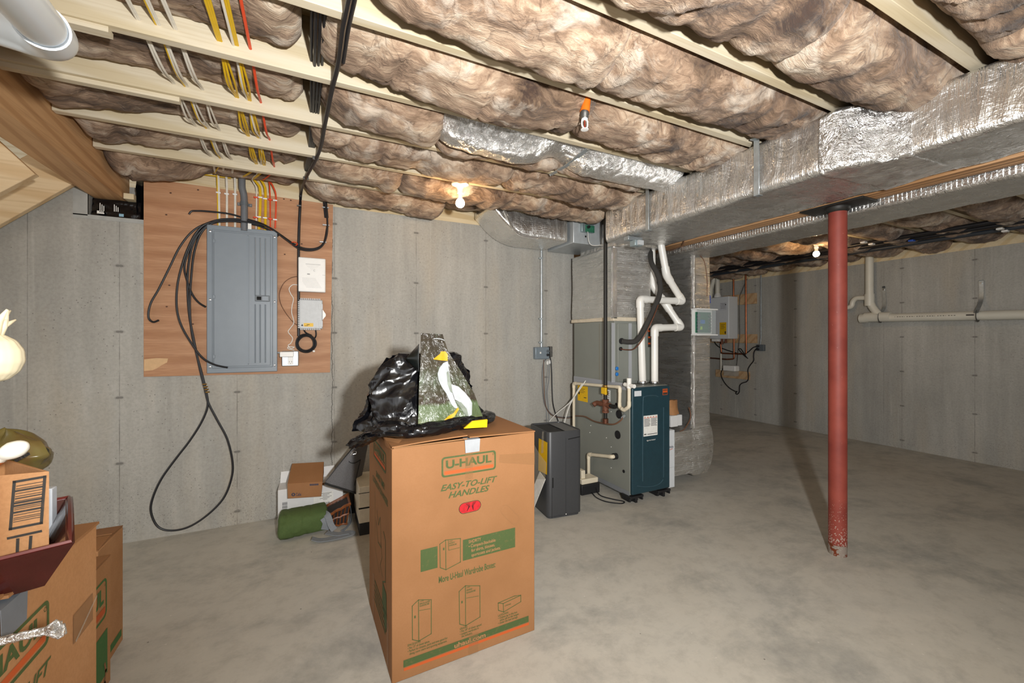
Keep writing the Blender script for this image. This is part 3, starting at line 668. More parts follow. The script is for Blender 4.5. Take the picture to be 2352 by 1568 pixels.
ms = (p+q)/2-V(0,0,.012); mb = MB().bar(p, ms, .028, .003).bar(ms, q, .028, .003); o2 = obj('duct_strap', mb, M['galv'], label='galvanized metal strap holding up the flexible foil duct', cat='strap', bev=.0008)
for c in (p, q): obj('screw', MB().cyl(c+V(0,0,-.001), c+V(0,0,-.006), .005, 10), M['chrome'], o2)

# ================================================================ FURNACE AND COIL CABINET
FX0, FX1, FY0, FY1, FZ0, FZ1 = 2.318, 2.735, 2.585, 3.37, .062, .937
o = thing('furnace', 'gray gas furnace with a dark teal front door standing on black feet', 'furnace', (2.53, 2.97, 0))
obj('cabinet', MB().box(FX0, FX1, FY0, FY1, FZ0, FZ1), M['furnace'], o, bev=.004)
dm = MB().box(FX0+.003, FX1-.003, FY0-.028, FY0-.001, FZ0+.008, FZ1-.004); door = obj('door', dm, M['teal'], o, bev=.008, bseg=3)
F_ = Face((FX0, FY0-.028, 0), (1,0,0), (0,0,1)); mb = MB()
def fp(u, v): return F_.uv(u, v)
def groove(mb, pts, r, face, flat=1.0, n=5): return mb.tube(smooth_path([face.p(a, b, 0) for a, b in pts], n), r, 8)
groove(mb, [fp(*q) for q in ((1476,1105),(1476,1000),(1477,920),(1480,911),(1490,908),(1505,908),(1512,911))], .004, F_)
groove(mb, [fp(*q) for q in ((1524,1096),(1524,1000),(1524,935))], .0035, F_)
groove(mb, [fp(*q) for q in ((1462,1115),(1478,1117),(1500,1116),(1515,1110),(1523,1101))], .004, F_)
obj('pressed_rib', mb, plain('teal_edge', '#3b5661', .35, .2), door, smooth=True)
def lab(mb, pts, face, h=.0015): return face.poly(mb, [face.uv(*p) for p in pts], h)
def labelbox(face, u0, v0, u1, v1):
    a = face.uv(u0, v1); b = face.uv(u1, v0); return min(a[0],b[0]), min(a[1],b[1]), max(a[0],b[0]), max(a[1],b[1])
def slab(mb, face, a0, b0, a1, b1, h0=0.0, h1=.001): 
    P = [face.p(a0,b0,h0), face.p(a1,b0,h0), face.p(a1,b1,h0), face.p(a0,b1,h0)]; return mb.prism(P, face.n*(h1-h0))
A0, B0, A1, B1 = labelbox(F_, 1478, 998, 1510, 955); 
l = obj('warning_label', slab(MB(), F_, A0, B0, A1, B1), M['label_w'], door)
mb = MB()
for i in range(7): F_.rect(mb, A0+.006, B1-.030-.0095*i, A0+(A1-A0)*(.46 if i % 3 else .42), B1-.026-.0095*i, .0016); pass
obj('fine_print', mb, M['ink'], l); mb = MB()
for i in range(7): F_.rect(mb, A0+(A1-A0)*.52, B1-.030-.0095*i, A1-.006-(.008 if i % 2 else 0), B1-.026-.0095*i, .0016)
obj('fine_print', mb, M['ink'], l); mb = MB()
F_.rect(mb, A0+.005, B0+.012, A0+.03, B0+.02, .0016); F_.rect(mb, A0+.04, B0+.012, A1-.005, B0+.017, .0016)
obj('fine_print', mb, M['ink'], l)
mb = MB(); F_.rect(mb, A0+.003, B1-.021, A1-.003, B1-.018, .0016)
for i in range(5): x = A0+.015+i*(A1-A0-.03)/4; F_.poly(mb, [(x-.006,B1-.017),(x+.006,B1-.017),(x,B1-.006)], .0016)
obj('warning_symbols', mb, M['label_o'], l)
A0, B0, A1, B1 = labelbox(F_, 1522, 906, 1533, 893)
l = obj('caution_label', slab(MB(), F_, A0, B0, A1, B1), M['label_o'], door); mb = MB(); F_.rect(mb, A0+.003, B0+.003, A1-.003, B0+.02, .0016); F_.rect(mb, A0+.003, B1-.014, A1-.003, B1-.008, .0016); obj('fine_print', mb, M['ink'], l)
A0, B0, A1, B1 = labelbox(F_, 1457, 909, 1473, 898)
obj('serial_label', slab(MB(), F_, A0, B0, A1, B1), M['white_enamel'], door)
a, b = F_.uv(1495, 1010); mb = MB(); F_.text(mb, 'American Standard', a, b, .0125, h=.0012, shear=.3, bold=.01); F_.rect(mb, a-.04, b-.008, a-.03, b-.005)
obj('maker_badge', mb, M['label_w'], door)
# left flank: x = FX0, drawn with a = distance from front
FS = Face((FX0, FY1, 0), (0,-1,0), (0,0,1))
mb = MB()
for i in range(4): pass
for u, v, r, nm in ((1422, 951, .036, 'knockout'), (1419, 998, .035, 'knockout'), (1433, 1082, .013, 'knockout'), (1416, 934-5, .016, 'knockout')):
    a, b = FS.uv(u, v); c = FS.p(a, b, 0)
    k = obj(nm, MB().lathe(c, [(r, 0), (r, .004), (r*.86, .005), (r*.84, .001), (0, .0008)], ax=(-1,0,0), seg=28), M['blackp'], o, smooth=True)
A0, B0, A1, B1 = labelbox(FS, 1327, 924, 1350, 884)
l = obj('yellow_tag', slab(MB(), FS, A0, B0, A1, B1), M['label_y'], o); mb = MB()
for i in range(4): FS.rect(mb, A0+.02, B1-.03-.012*i, A1-.04-.02*(i % 2), B1-.027-.012*i, .0016)
FS.rect(mb, A0+.012, B0+.06, A0+.035, B0+.085, .0016); FS.rect(mb, A1-.06, B0+.035, A1-.02, B0+.042, .0016); obj('fine_print', mb, M['ink'], l)
A0, B0, A1, B1 = labelbox(FS, 1383, 922, 1402, 893)
l = obj('rating_label', slab(MB(), FS, A0, B0, A1, B1), M['label_w'], o); mb = MB()
for i in range(6): FS.rect(mb, A0+.01, B1-.016-.016*i, A1-.012, B1-.011-.016*i, .0016)
obj('fine_print', mb, M['ink_blue'], l)
mb = MB()
for u, v in ((1357,977),(1355,993),(1393,1005),(1404,1026),(1404,1074),(1404,945)):
    a, b = FS.uv(u, v); mb.cyl(FS.p(a,b,0), FS.p(a,b,.003), .004, 10)
obj('rivet', mb, M['label_w'], o)['kind'] = 'stuff'
obj('sealing_tape', MB().grid(lambda a, b: (FX0-.003-.0015*abs(nz(a*30, b*4, 2)), FY0+.01+a*.775, FZ1-.03+b*.055), 60, 4), glassy('printed_clear_tape', '#b9bcc4', .6, .2), o, smooth='all')
obj('bottom_tape', MB().grid(lambda a, b: (FX0-.003-.002*abs(nz(a*40, b*4, 7)), FY0+.0+a*.77, FZ0-.01+b*.04), 60, 4), glassy('gray_film_tape', '#8d9196', .75, .2), o, smooth='all')
for x, y in ((FX0+.055, FY0+.03), (FX1-.06, FY0+.03), (FX0+.055, FY1-.05), (FX1-.06, FY1-.05)):
    mb = MB().box(x-.07, x+.07, y-.055, y+.055, .04, .058)
    mb.box(x-.05, x+.05, y-.012, y+.012, 0, .04).box(x-.01, x+.01, y-.05, y+.05, 0, .04)
    mb.box(x-.07, x-.06, y-.05, y+.05, .015, .04).box(x+.06, x+.07, y-.05, y+.05, .015, .04)
    obj('foot', mb, M['blackp'], o, bev=.002)
o = thing('coil_cabinet', 'tall gray metal coil cabinet on top of the furnace under the foil plenum', 'cabinet', (2.53, 3.07, .94))
obj('case', MB().box(2.318, 2.735, 2.77, 3.37, .9385, 1.478), M['furnace'], o, bev=.004)
fcv = MB().box(2.34, 2.715, 2.755, 2.769, .96, 1.455); door = obj('front_panel', fcv, M['furnace'], o, bev=.003)
FC = Face((2.318, 2.755, 0), (1,0,0), (0,0,1))
for v in (846, 859):
    a, b = FC.uv(1417, v); obj('blue_plug', MB().lathe(FC.p(a, b, 0), [(.016,0),(.015,.005),(.012,.007),(0,.007)], ax=(0,-1,0), seg=20), M['blue'], o, smooth=True)
for u, v, r in ((1427, 783, .026), (1425, 801, .017)):
    a, b = FC.uv(u, v); obj('grommet', MB().lathe(FC.p(a, b, 0), [(r,0),(r,.008),(r*.6,.01),(r*.6,.002),(0,.002)], ax=(0,-1,0), seg=20), M['blackp'], o, smooth=True)
for u, nm in ((1408, 'sealing_tape'), (1447, 'sealing_tape')):
    a, b = FC.uv(u, 800); obj(nm, MB().grid(lambda s, t: FC.p(a-.018+s*.036, .96+t*.5, .002+.001*abs(nz(t*40, s*3, u))), 4, 50), glassy('worn_printed_tape', '#c3c6cc', .55, .2), o, smooth='all')
obj('side_seam', MB().box(2.3165, 2.318, 2.97, 2.976, .96, 1.46), plain('seam_tan', '#7d7769', .5), o)
a, b = FC.uv(1494, 775)
l = obj('service_label', slab(MB(), FC, a-.03, b-.085, a+.06, b+.085), M['ink'], o); mb = MB()
for i in range(3): FC.rect(mb, a-.028, b-.06+.055*i, a+.058, b-.045+.055*i, .0016)
obj('orange_band', mb, M['label_o'], l)

# media filter cabinet
o = thing('filter_cabinet', 'narrow white filter cabinet between the furnace and the foil return boot', 'cabinet', (2.81, 3.0, .03))
obj('case', MB().box(2.742, 2.868, 2.63, 3.36, .03, .53), M['white_enamel'], o, bev=.004)
FF = Face((2.742, 2.63, 0), (1,0,0), (0,0,1)); mb = MB(); FF.text(mb, 'neightlx', .06, .385, .03, h=.0012, shear=.2, bold=.012); obj('maker_badge', mb, M['ink_blue'], o)
mb = MB(); mb.tube(smooth_path([FF.p(.02, .37, .001), FF.p(.06, .362, .001), FF.p(.1, .368, .001)], 6), .002, 6); obj('swoosh', mb, M['label_o'], o)
obj('panel_line', MB().box(2.744, 2.866, 2.629, 2.6302, .205, .208), M['gray_box'], o)
o = thing('small_white_carton', 'small white carton on the boot ledge beside the furnace, under a paper bag', 'carton', (2.98, 2.8, .505))
obj('carton', MB().box(2.90, 2.985, 2.70, 2.82, .535, .635), M['whitebox'], o, bev=.003); obj('lid_flap', MB().box(2.99, 3.06, 2.72, 2.82, .535, .632), M['whitebox'], o, bev=.003)
def bagfn(a, b):
    t = 2*math.pi*a; rx, ry = .085, .06; k = 1+.12*nz(math.cos(t)*2, math.sin(t)*2, b*3)+.1*math.sin(3*t+b*2)
    return (2.985+rx*k*math.cos(t)*(1-.25*b), 2.78+ry*k*math.sin(t)*(1-.5*b), .637+b*.125+.012*nz(a*8, b, 5))
mb = MB().grid(bagfn, 36, 12); mb.add([(2.985, 2.78, .75)], []); mb.poly([bagfn(i/36, 1) for i in range(36)])
obj('paper_bag', mb, M['kraftbag'], smooth=True, label='crumpled brown paper bag on the white carton beside the furnace', cat='bag')

# vent pipes
def pvc(name, label, cat, pts, r, mat, rc=.05, fits=True, group=None, seg=18):
    o = thing(name, label, cat, Vector(pts[0]), group)
    path = elbow_path(pts, rc, 7); obj('pipe', MB().tube(path, r, seg), mat, o, smooth=True)
    if fits:
        for i in range(1, len(pts)-1):
            a = (Vector(pts[i-1])-Vector(pts[i])); b = (Vector(pts[i+1])-Vector(pts[i])); ra = min(rc, a.length*.49, b.length*.49); ex = r*.55
            P = [Vector(pts[i])+a.normalized()*min(ra+ex, a.length*.6), Vector(pts[i])+a.normalized()*ra]
            Q = [Vector(pts[i])+b.normalized()*ra, Vector(pts[i])+b.normalized()*min(ra+ex, b.length*.6)]
            arc = elbow_path([P[1], Vector(pts[i]), Q[0]], ra*.98, 8)
            obj('elbow', MB().tube([P[0]]+arc+[Q[1]], r*1.16, seg), mat, o, smooth=True)
    return o
v1 = [onY(1481,884,2.70), onY(1467,690,2.71), onY(1572,686,2.72), onY(1527,628,2.80), onY(1520,560,2.80)]
v1[0].z = .94; p0 = V(2.50, 2.69, .94)
v1 = [V(2.565,2.70,.94), V(2.535,2.70,1.665), V(3.03,2.69,1.665), onY(1531,632,2.66), onY(1518,560,2.66)]
o = pvc('vent_pipe', 'white plastic vent pipe rising from the left of the furnace top with two bends', 'pipe', v1, .030, M['pvc'], .055, group='furnace vent pipes')
obj('clamp', MB().lathe(V(2.565,2.70,.9385), [(.034,0),(.036,.004),(.036,.024),(.034,.028)], seg=24), M['chrome'], o, smooth=True)
v2 = [V(2.672,2.67,.94), V(2.672,2.67,1.42), V(2.98,2.66,1.43), onY(1528,697,2.74), onY(1499,655,2.79), onY(1497,560,2.79)]
o = pvc('vent_pipe', 'white plastic vent pipe at the right of the furnace top, bending behind the first', 'pipe', v2, .030, M['pvc'], .055, group='furnace vent pipes')
obj('clamp', MB().lathe(V(2.672,2.67,.9385), [(.036,0),(.038,.004),(.038,.018),(.036,.022)], seg=24), M['chrome'], o, smooth=True)
# insulated refrigerant line
ins = [onY(1427,783,2.757), onY(1445,785,2.72), onY(1463,781,2.67), onY(1480,755,2.62), onY(1500,713,2.60), onY(1514,680,2.60), onY(1516,650,2.61), onY(1508,625,2.64), onY(1496,602,2.70), onY(1494,575,2.80)]
obj('insulated_line', MB().tube(smooth_path(ins, 8), .0215, 14), M['rubber'], smooth=True, label='thick black foam covered refrigerant line curving out of the coil cabinet', cat='pipe')
cl = [onY(1425,801,2.757), onY(1440,803,2.72), onY(1458,800,2.66), onY(1478,775,2.60), onY(1498,735,2.57), onY(1512,700,2.565)]
obj('copper_line', MB().tube(smooth_path(cl, 8), .0048, 8), M['copper_dark'], smooth=True, label='thin copper line looping out below the black foam covered line', cat='pipe')
# control box on return duct
A, B = onY(1588, 710, 2.695), onY(1632, 769, 2.695)
o = thing('control_panel', 'clear fronted zone control panel mounted on the foil return drop', 'control panel', ((A.x+B.x)/2, 2.69, B.z))
obj('back_plate', MB().box(A.x, B.x, 2.678, 2.695, B.z, A.z), M['white'], o, bev=.002)
obj('top_rail', MB().box(A.x-.008, B.x+.008, 2.62, 2.695, A.z-.006, A.z+.006), M['white'], o, bev=.002); obj('bottom_rail', MB().box(A.x-.008, B.x+.008, 2.62, 2.695, B.z-.006, B.z+.006), M['white'], o, bev=.002)
bx = A.x+.03; bw = (B.x-A.x)-.06
brd = obj('circuit_board', MB().box(bx, bx+bw, 2.668, 2.678, B.z+.02, A.z-.025), M['pcb'], o)
mb = MB()
for i in range(6): mb.box(bx+.008, bx+.04, 2.655, 2.668, B.z+.03+i*.028, B.z+.05+i*.028); mb.box(bx+bw-.035, bx+bw-.01, 2.655, 2.668, B.z+.03+i*.028, B.z+.045+i*.028)
obj('terminal', mb, M['gray_dark'], brd)['kind'] = 'stuff'
zm = (A.z+B.z)/2
obj('screen', MB().box(bx+.055, bx+.095, 2.65, 2.668, zm-.015, zm+.02), M['blue'], brd); obj('status_light', MB().box(bx+.045, bx+.06, 2.65, 2.668, zm-.07, zm-.04), M['lime'], brd)
obj('clear_cover', MB().box(A.x+.012, B.x-.012, 2.63, 2.636, B.z+.006, A.z-.006), M['clear'], o)
# float switch / relay on the duct underside
a = onZ(1462, 557, 2.06)
o = thing('relay_box', 'small metal relay box under the main duct above the plenum', 'relay', (a.x, a.y, 2.055))
obj('case', MB().box(a.x-.04, a.x+.035, a.y-.03, a.y+.03, 2.03, 2.075), plain('relay_metal', '#9aa9ad', .4, .5), o, bev=.004); obj('bracket', MB().box(a.x-.08, a.x+.06, a.y+.0, a.y+.05, 2.076, 2.104), M['galv'], o, bev=.002); obj('transformer', MB().box(a.x-.02, a.x+.03, a.y-.045, a.y-.03, 2.035, 2.07), M['gray_box'], o)
# gas pipe
o = thing('gas_pipe', 'black iron gas pipe dropping beside the furnace with rusty tee and yellow valve', 'pipe', (2.272, 2.82, .60))
gx, gy = 2.262, 2.82
obj('riser', MB().cyl((gx,gy,.93), (gx,gy,2.47), .0165, 14), M['iron'], o, smooth=True)
obj('valve_body', MB().lathe((gx,gy,.845), [(.016,0),(.024,.006),(.024,.03),(.018,.04),(.018,.05),(.024,.06),(.024,.085),(.016,.09)], seg=14), M['brass'], o, smooth=True)
obj('valve_lever', MB().box(gx-.04, gx-.024, gy-.05, gy+.01, .86, .915), M['label_y'], o, bev=.003)
obj('nipple', MB().cyl((gx,gy,.63), (gx,gy,.85), .0155, 14), M['iron'], o, smooth=True)
t = MB().cyl((gx,gy,.70), (gx,gy,.80), .0255, 16); t.cyl((gx,gy-.06,.765), (gx,gy+.075,.765), .022, 16); t.lathe((gx,gy,.695), [(.022,0),(.029,.003),(.029,.018),(.024,.02)], seg=16); t.lathe((gx,gy,.79), [(.022,0),(.029,.003),(.029,.018),(.024,.02)], seg=16)
obj('tee', t, M['rust'], o, smooth=True); obj('side_pipe', MB().cyl((gx,gy-.06,.765), (gx,gy-.13,.765), .016, 12), M['iron'], o, smooth=True)
obj('elbow', MB().tube(elbow_path([(gx,gy+.06,.765),(gx,gy+.12,.765),(gx-.03,gy+.13,.745)], .03), .021, 12), M['rust'], o, smooth=True)
obj('drip_cap', MB().lathe((gx,gy,.60), [(.014,0),(.024,.006),(.025,.045),(.017,.05)], seg=12), M['copper_dark'], o, smooth=True)
gc = [onX(1316,955,2.30), onX(1330,955,2.285), onX(1345,957,2.28), onX(1365,967,2.275), onX(1388,972,2.255), onX(1410,974,2.265), onX(1425,966,2.285), onX(1432,956,2.30)]
o = thing('flexible_conduit', 'thin gray flexible conduit looping across the furnace flank to a round opening', 'conduit', (2.28, 2.9, .6)); obj('sheath', MB().tube(smooth_path(gc, 7), .006, 8), M['wire_brown'], o, smooth=True)
obj('connector', MB().cyl(onX(1429,960,2.30), onX(1436,952,2.31), .013, 12), M['galv'], o, smooth=True)
# condensate drain, upper with trap
c1 = [onX(1317,1000,2.28), onX(1318,880,2.28), onX(1424,889,2.275), onX(1423,934,2.275), onX(1433,942,2.275), onX(1445,934,2.275), onX(1445,868,2.275)]
c1[0] = V(2.28, c1[1].y, .35)
o = pvc('drain_pipe', 'cream drain pipe along the furnace top edge ending in a U shaped trap', 'pipe', c1, .0135, M['pvc_cream'], .035, group='furnace drain pipes', seg=12)
tt = c1[-1]
obj('tee', MB().cyl(tt+V(0,.05,-.055), tt+V(0,-.06,-.06), .0165, 12).cyl(tt+V(0,0,-.08), tt+V(0,0,0), .019, 12), M['pvc'], o, smooth=True)
c2 = [V(2.315, FY0+.085, .305), V(2.25, FY0+.085, .30), V(2.235, onX(1352,1044,2.235).y, .30), V(2.235, onX(1352,1044,2.235).y, .03)]
p = FS.uv(1416, 1047); c2 = [FS.p(p[0], p[1], .0), FS.p(p[0], p[1], .05), onX(1352,1043,2.262), onX(1352,1098,2.262)]
c2[1].z = c2[0].z-.0
o = pvc('drain_pipe', 'cream drain pipe low on the furnace flank beside the charcoal dehumidifier', 'pipe', c2, .0145, M['pvc_cream'], .03, group='furnace drain pipes', seg=12)
obj('rubber_boot', MB().cyl(c2[0]+V(-.001,0,0), c2[0]+V(-.03,0,0), .026, 18), M['blackp'], o, smooth=True)
q = onX(1345, 1095, 2.22); cpz = .0
o = thing('condensate_pump', 'cream and black condensate pump on the floor between dehumidifier and furnace', 'pump', (2.15, 2.95, 0))
obj('tank', MB().box(2.06, 2.25, 2.88, 3.02, 0, .085), M['blackp'], o, bev=.006); obj('motor_cover', MB().box(2.07, 2.24, 2.89, 3.01, .086, .13).box(2.08, 2.12, 2.91, 2.99, .13, .20), M['pvc_cream'], o, bev=.006)
obj('power_cord', MB().tube(smooth_path([V(2.2,2.87,.05), V(2.19,2.80,.012), V(2.24,2.70,.006), V(2.29,2.62,.006), V(2.24,2.60,.006), V(2.16,2.68,.006), V(2.14,2.78,.006), V(2.15,2.86,.02)], 7), .0045, 8), M['black'], o, smooth=True)
# ================================================================ PANEL WALL
YP = YA-.019                                   # face of the plywood
tl, bl, tr, br = onY(330,408,YP), onY(330,865,YP), onY(765,470,YP), onY(758,855,YP)
mb = MB().prism([bl, br, tr, tl], (0, .0185, 0)); o = obj('plywood_board', mb, M['ply'], label='brown plywood board fixed to the concrete wall behind the breaker panel', cat='board')
FPl = Face((0, YP, 0), (1,0,0), (0,0,1))
def wallpts(L, y, n=6): return smooth_path([onY(u, v, y) for u, v in L], n)
mb = MB(); FPl.poly(mb, [FPl.uv(*q) for q in ((331,825),(360,822),(386,823),(384,832),(372,838),(360,846),(350,850),(331,852))], .0006); obj('torn_veneer', mb, M['plyedge'], o)
mb = MB()
for q in ((392,443),(455,436),(382,493),(668,460),(652,457),(654,584),(693,560),(389,655),(383,704),(443,744)): a, b = FPl.uv(*q); FPl.poly(mb, [(a+.007*math.cos(i), b+.005*math.sin(i)) for i in range(6)], .0006)
obj('knot_mark', mb, plain('knot_brown', '#4f2f1c', .7), o)['kind'] = 'stuff'
# breaker panel
A, B = onY(475, 515, YP-.035), onY(637, 854, YP-.035); x0, x1, z0, z1 = A.x, B.x, B.z+.005, A.z
o = thing('breaker_panel', 'tall gray breaker panel mounted on the plywood board', 'electrical panel', ((x0+x1)/2, YP-.02, z0))
obj('enclosure', MB().box(x0+.012, x1-.012, YP-.03, YP-.0005, z0+.012, z1-.012), M['gray_dark'], o)
obj('cover', MB().box(x0, x1, YP-.038, YP-.030, z0, z1), M['gray_paint'], o, bev=.004, bseg=3)
dx0, dx1, dz0, dz1 = x0+.042, x1-.042, z0+.045, z1-.042
obj('raised_frame', MB().box(dx0-.012, dx1+.014, YP-.044, YP-.036, dz0-.012, dz1+.012), M['gray_paint'], o, bev=.005, bseg=3)
door = obj('door', MB().box(dx0, dx1, YP-.049, YP-.043, dz0, dz1), M['gray_paint'], o, bev=.004, bseg=3)
yd = YP-.049; mb = MB(); W = dx1-dx0; H = dz1-dz0
def rib(xa, xb, za, zb, h=.004):
    s = .006; mb.add([(xa,yd+.0005,za),(xb,yd+.0005,za),(xb,yd+.0005,zb),(xa,yd+.0005,zb),(xa+s,yd-h,za+s),(xb-s,yd-h,za+s),(xb-s,yd-h,zb-s),(xa+s,yd-h,zb-s)], [(0,1,5,4),(1,2,6,5),(2,3,7,6),(3,0,4,7),(4,5,6,7)])
rib(dx0+W*.585, dx0+W*.605, dz0+.01, dz1-.01)
for f in (.70, .79, .885):
    rib(dx0+W*f, dx0+W*f+.012, dz0+H*.535 if f > .69 else dz0, dz1-.02); rib(dx0+W*f, dx0+W*f+.012, dz0+.02, dz0+H*.47)
obj('pressed_rib', mb, M['gray_paint'], door, smooth=False)
zc = dz0+H*.515
l = obj('latch', MB().box(dx0+W*.715, dx0+W*.985, YP-.054, YP-.0485, zc-.022, zc+.022), M['gray_dark'], door, bev=.003)
obj('slide_button', MB().box(dx0+W*.75, dx0+W*.83, YP-.057, YP-.0535, zc-.012, zc+.012), M['hole'], l); obj('arrow_plate', MB().box(dx0+W*.85, dx0+W*.96, YP-.056, YP-.0535, zc-.014, zc+.014), M['gray_paint'], l)
for zz in (dz0+.07, zc, dz1-.07): obj('hinge', MB().box(dx0-.006, dx0+.008, YP-.052, YP-.043, zz-.012, zz+.012), M['gray_paint'], door, bev=.002)
obj('hinge_rod', MB().cyl((dx0-.003,YP-.046,dz0+.02), (dx0-.003,YP-.046,dz1-.02), .004, 8), M['gray_paint'], door, smooth=True)
for xx in (x0+.019, x1-.017):
    for zz in (z0+.045, (z0+z1)/2-.005, z1-.045): obj('screw', MB().lathe((xx,YP-.038,zz), [(.008,0),(.007,.003),(.003,.0045),(0,.0045)], ax=(0,-1,0), seg=12), M['chrome'], o, smooth=True)
PT = z1                                       # panel top
# conduit
o = thing('panel_conduit', 'thick gray plastic conduit rising from the breaker panel to the joists', 'conduit', (onY(561,500,YP-.03).x, YP-.03, PT))
cpx = onY(561,500,YP-.03).x
obj('pipe', MB().tube(smooth_path([(cpx,YP-.03,PT-.02),(cpx,YP-.03,2.32),(cpx-.012,YP-.035,2.40),(cpx-.012,YP-.03,2.50)], 6), .0215, 16), M['gray_pvc'], o, smooth=True)
obj('clip', MB().box(cpx-.045, cpx+.045, YP-.004, YP-.0005, 2.275, 2.297).cyl((cpx,YP-.03,2.272), (cpx,YP-.03,2.30), .0245, 16), M['gray_dark'], o)
for s in (-1, 1): obj('screw', MB().cyl((cpx+s*.036,YP-.004,2.286), (cpx+s*.036,YP-.008,2.286), .006, 10), M['chrome'], o)
# cables through the joists down into the panel: per joist pixel of the hole -> X of the run
def cable_run(name, label, cat, group, mat, holes, wall, n=1, gap=.009, r=.0046, start=1.05, flat=True, zh=2.452, drop=0):
    xs = []
    for (u, v, k) in holes: xs.append((JY[k], onY(u, v, JY[k]-.04)))
    xs = [(y, p.x, min(max(p.z-.008, 2.415), 2.44)) for y, p in xs]
    for i in range(n):
        dx = (i-(n-1)/2)*gap; pts = []
        sl = (xs[1][1]-xs[0][1])/(xs[1][0]-xs[0][0])
        pts.append(V(xs[0][1]-sl*(xs[0][0]-start)*.5+dx*1.4, start, xs[0][2]+.01))
        for (y, x, z), nx in zip(xs, xs[1:]+[None]):
            pts += [V(x+dx*.6, y-.06, z+.001), V(x+dx*.5, y-.02, z), V(x+dx*.5, y+.02, z)]
            if nx: pts.append(V((x+nx[1])/2+dx*1.5, (y+nx[0])/2, (z+nx[2])/2-.016-.006*((i*7+int(y*10)) % 3)))
        wp = [onY(u, v, YP-.010-.0006*i) for u, v in wall]
        pts.append(V(wp[0].x+dx*.3, YA-.10, 2.455)); pts += [p+V(dx*.55, 0, 0) for p in wp]
        pts[-1].z = PT-.012
        obj(name, MB().tube(smooth_path(pts, 5), r, 8, flat=.8), mat, smooth=True, label=label, cat=cat, group=group)
nm = 'electrical_cable'
cable_run(nm, 'white cable in the leftmost pair passing through the joists down to the breaker panel', 'cable', 'leftmost white cables', M['white_wire'], [(317,36,4),(399,186,5),(449,282,6),(485,351,7)], [(499,388),(502,420),(504,515)], 2)
cable_run(nm, 'white cable in the second pair from the left passing through the joists to the panel', 'cable', 'second white cables', M['white_wire'], [(364,48,4),(430,195,5),(479,289,6),(510,355,7)], [(517,390),(521,425),(521,515)], 2)
cable_run(nm, 'yellow cable running beside the second pair of white cables', 'cable', None, M['yellow_wire'], [(358,47,4),(424,192,5),(473,288,6),(505,354,7)], [(497,385),(499,425),(501,515)], 1)
cable_run(nm, 'white cable in the third pair from the left passing through the joists to the panel', 'cable', 'third white cables', M['white_wire'], [(403,58,4),(465,201,5),(504,294,6),(532,360,7)], [(537,398),(540,425),(540,515)], 2)
cable_run(nm, 'yellow cable in the left yellow bundle through the joists to the panel', 'cable', 'left yellow cables', M['yellow_wire'], [(504,86,4),(544,219,5),(570,306,6),(589,370,7)], [(560,395),(590,420),(598,445),(595,522)], 3)
cable_run(nm, 'yellow cable in the right yellow bundle through the joists to the panel', 'cable', 'right yellow cables', M['yellow_wire'], [(542,96,4),(573,227,5),(594,312,6),(607,374,7)], [(585,396),(606,424),(610,450),(609,522)], 3)
cable_run(nm, 'thin white cable beside the right yellow bundle ending left of it at the panel', 'cable', None, M['white_wire'], [(536,99,4),(568,226,5),(598,316,6),(600,374,7)], [(583,420),(589,440),(588,520)], 1)
cable_run(nm, 'orange red cable through the joists, left of the two entering the panel top right', 'cable', None, M['red_wire'], [(575,105,4),(599,226,5),(619,316,6),(630,378,7)], [(606,400),(619,425),(621,522)], 1, r=.0055)
obj(nm, MB().tube(smooth_path([V(-.21,3.06,2.46), V(-.235,3.3,2.46)]+[onY(u,v,YP-.012) for u, v in ((612,402),(628,430),(634,455),(632,524))], 6), .0055, 8), M['red_wire'], smooth=True, label='orange red cable curving into the right corner of the panel top', cat='cable')
obj('yellow_feed', MB().tube([onY(u,v,YA-.012) for u, v in ((448,398),(470,401),(500,405),(531,409))], .0045, 8), M['yellow_wire'], smooth=True, label='short yellow cable lying along the sill above the plywood board', cat='cable')
cs = [((502,443),'w'),((521,446),'w'),((540,447),'w'),((502,489),'w'),((521,491),'w'),((588,454),'r'),((598,454),'w'),((609,457),'w'),((621,459),'r'),((632,461),'w'),((595,499),'w'),((609,501),'w'),((621,503),'r'),((632,505),'w'),((587,500),'r')]
for (u, v), c in cs:
    p = onY(u, v, YP-.004); obj('cable_clip', MB().box(p.x-.014, p.x+.014, YP-.018, YP-.0004, p.z-.005, p.z+.005), M['white'] if c == 'w' else M['red_wire'], bev=.002, label=('white' if c == 'w' else 'red')+' plastic cable clip on the plywood above the breaker panel', cat='clip', group=('white' if c == 'w' else 'red')+' cable clips')
sh = []
# black cables
def bc(label, L, y=YP-.012, r=.0062, mat=None, group=None, n=7, extra=None):
    return obj('black_cable', MB().tube(smooth_path([onY(u, v, y) if not isinstance(u, Vector) else u for u, v in L], n), r, 8), mat or M['black'], smooth=True, label=label, cat='cable', group=group)
yb = YP-.056
bc('black cable with a cut end hooking out above the breaker panel toward the right', [(434,492),(440,485),(452,484),(475,485),(527,491),(568,503),(605,515),(640,536),(675,560),(699,570),(726,570),(743,558),(750,530),(752,505),(747,470),(743,443)], yb+.03, .006)
bc('black cable left of the panel with its lower end hooked up on the plywood', [(365,735),(351,739),(341,727),(346,697),(365,663),(389,615),(413,567),(441,532),(472,514),(513,503),(568,506),(620,523),(660,552),(690,572),(722,574),(742,562),(752,530),(750,480),(743,443)], yb+.018)
bc('black cable looping off the left edge of the panel and ending at its flank', [(600,513),(550,505),(510,506),(482,512),(458,527),(437,567),(424,608),(428,638),(441,674),(456,694),(473,705)], yb+.024)
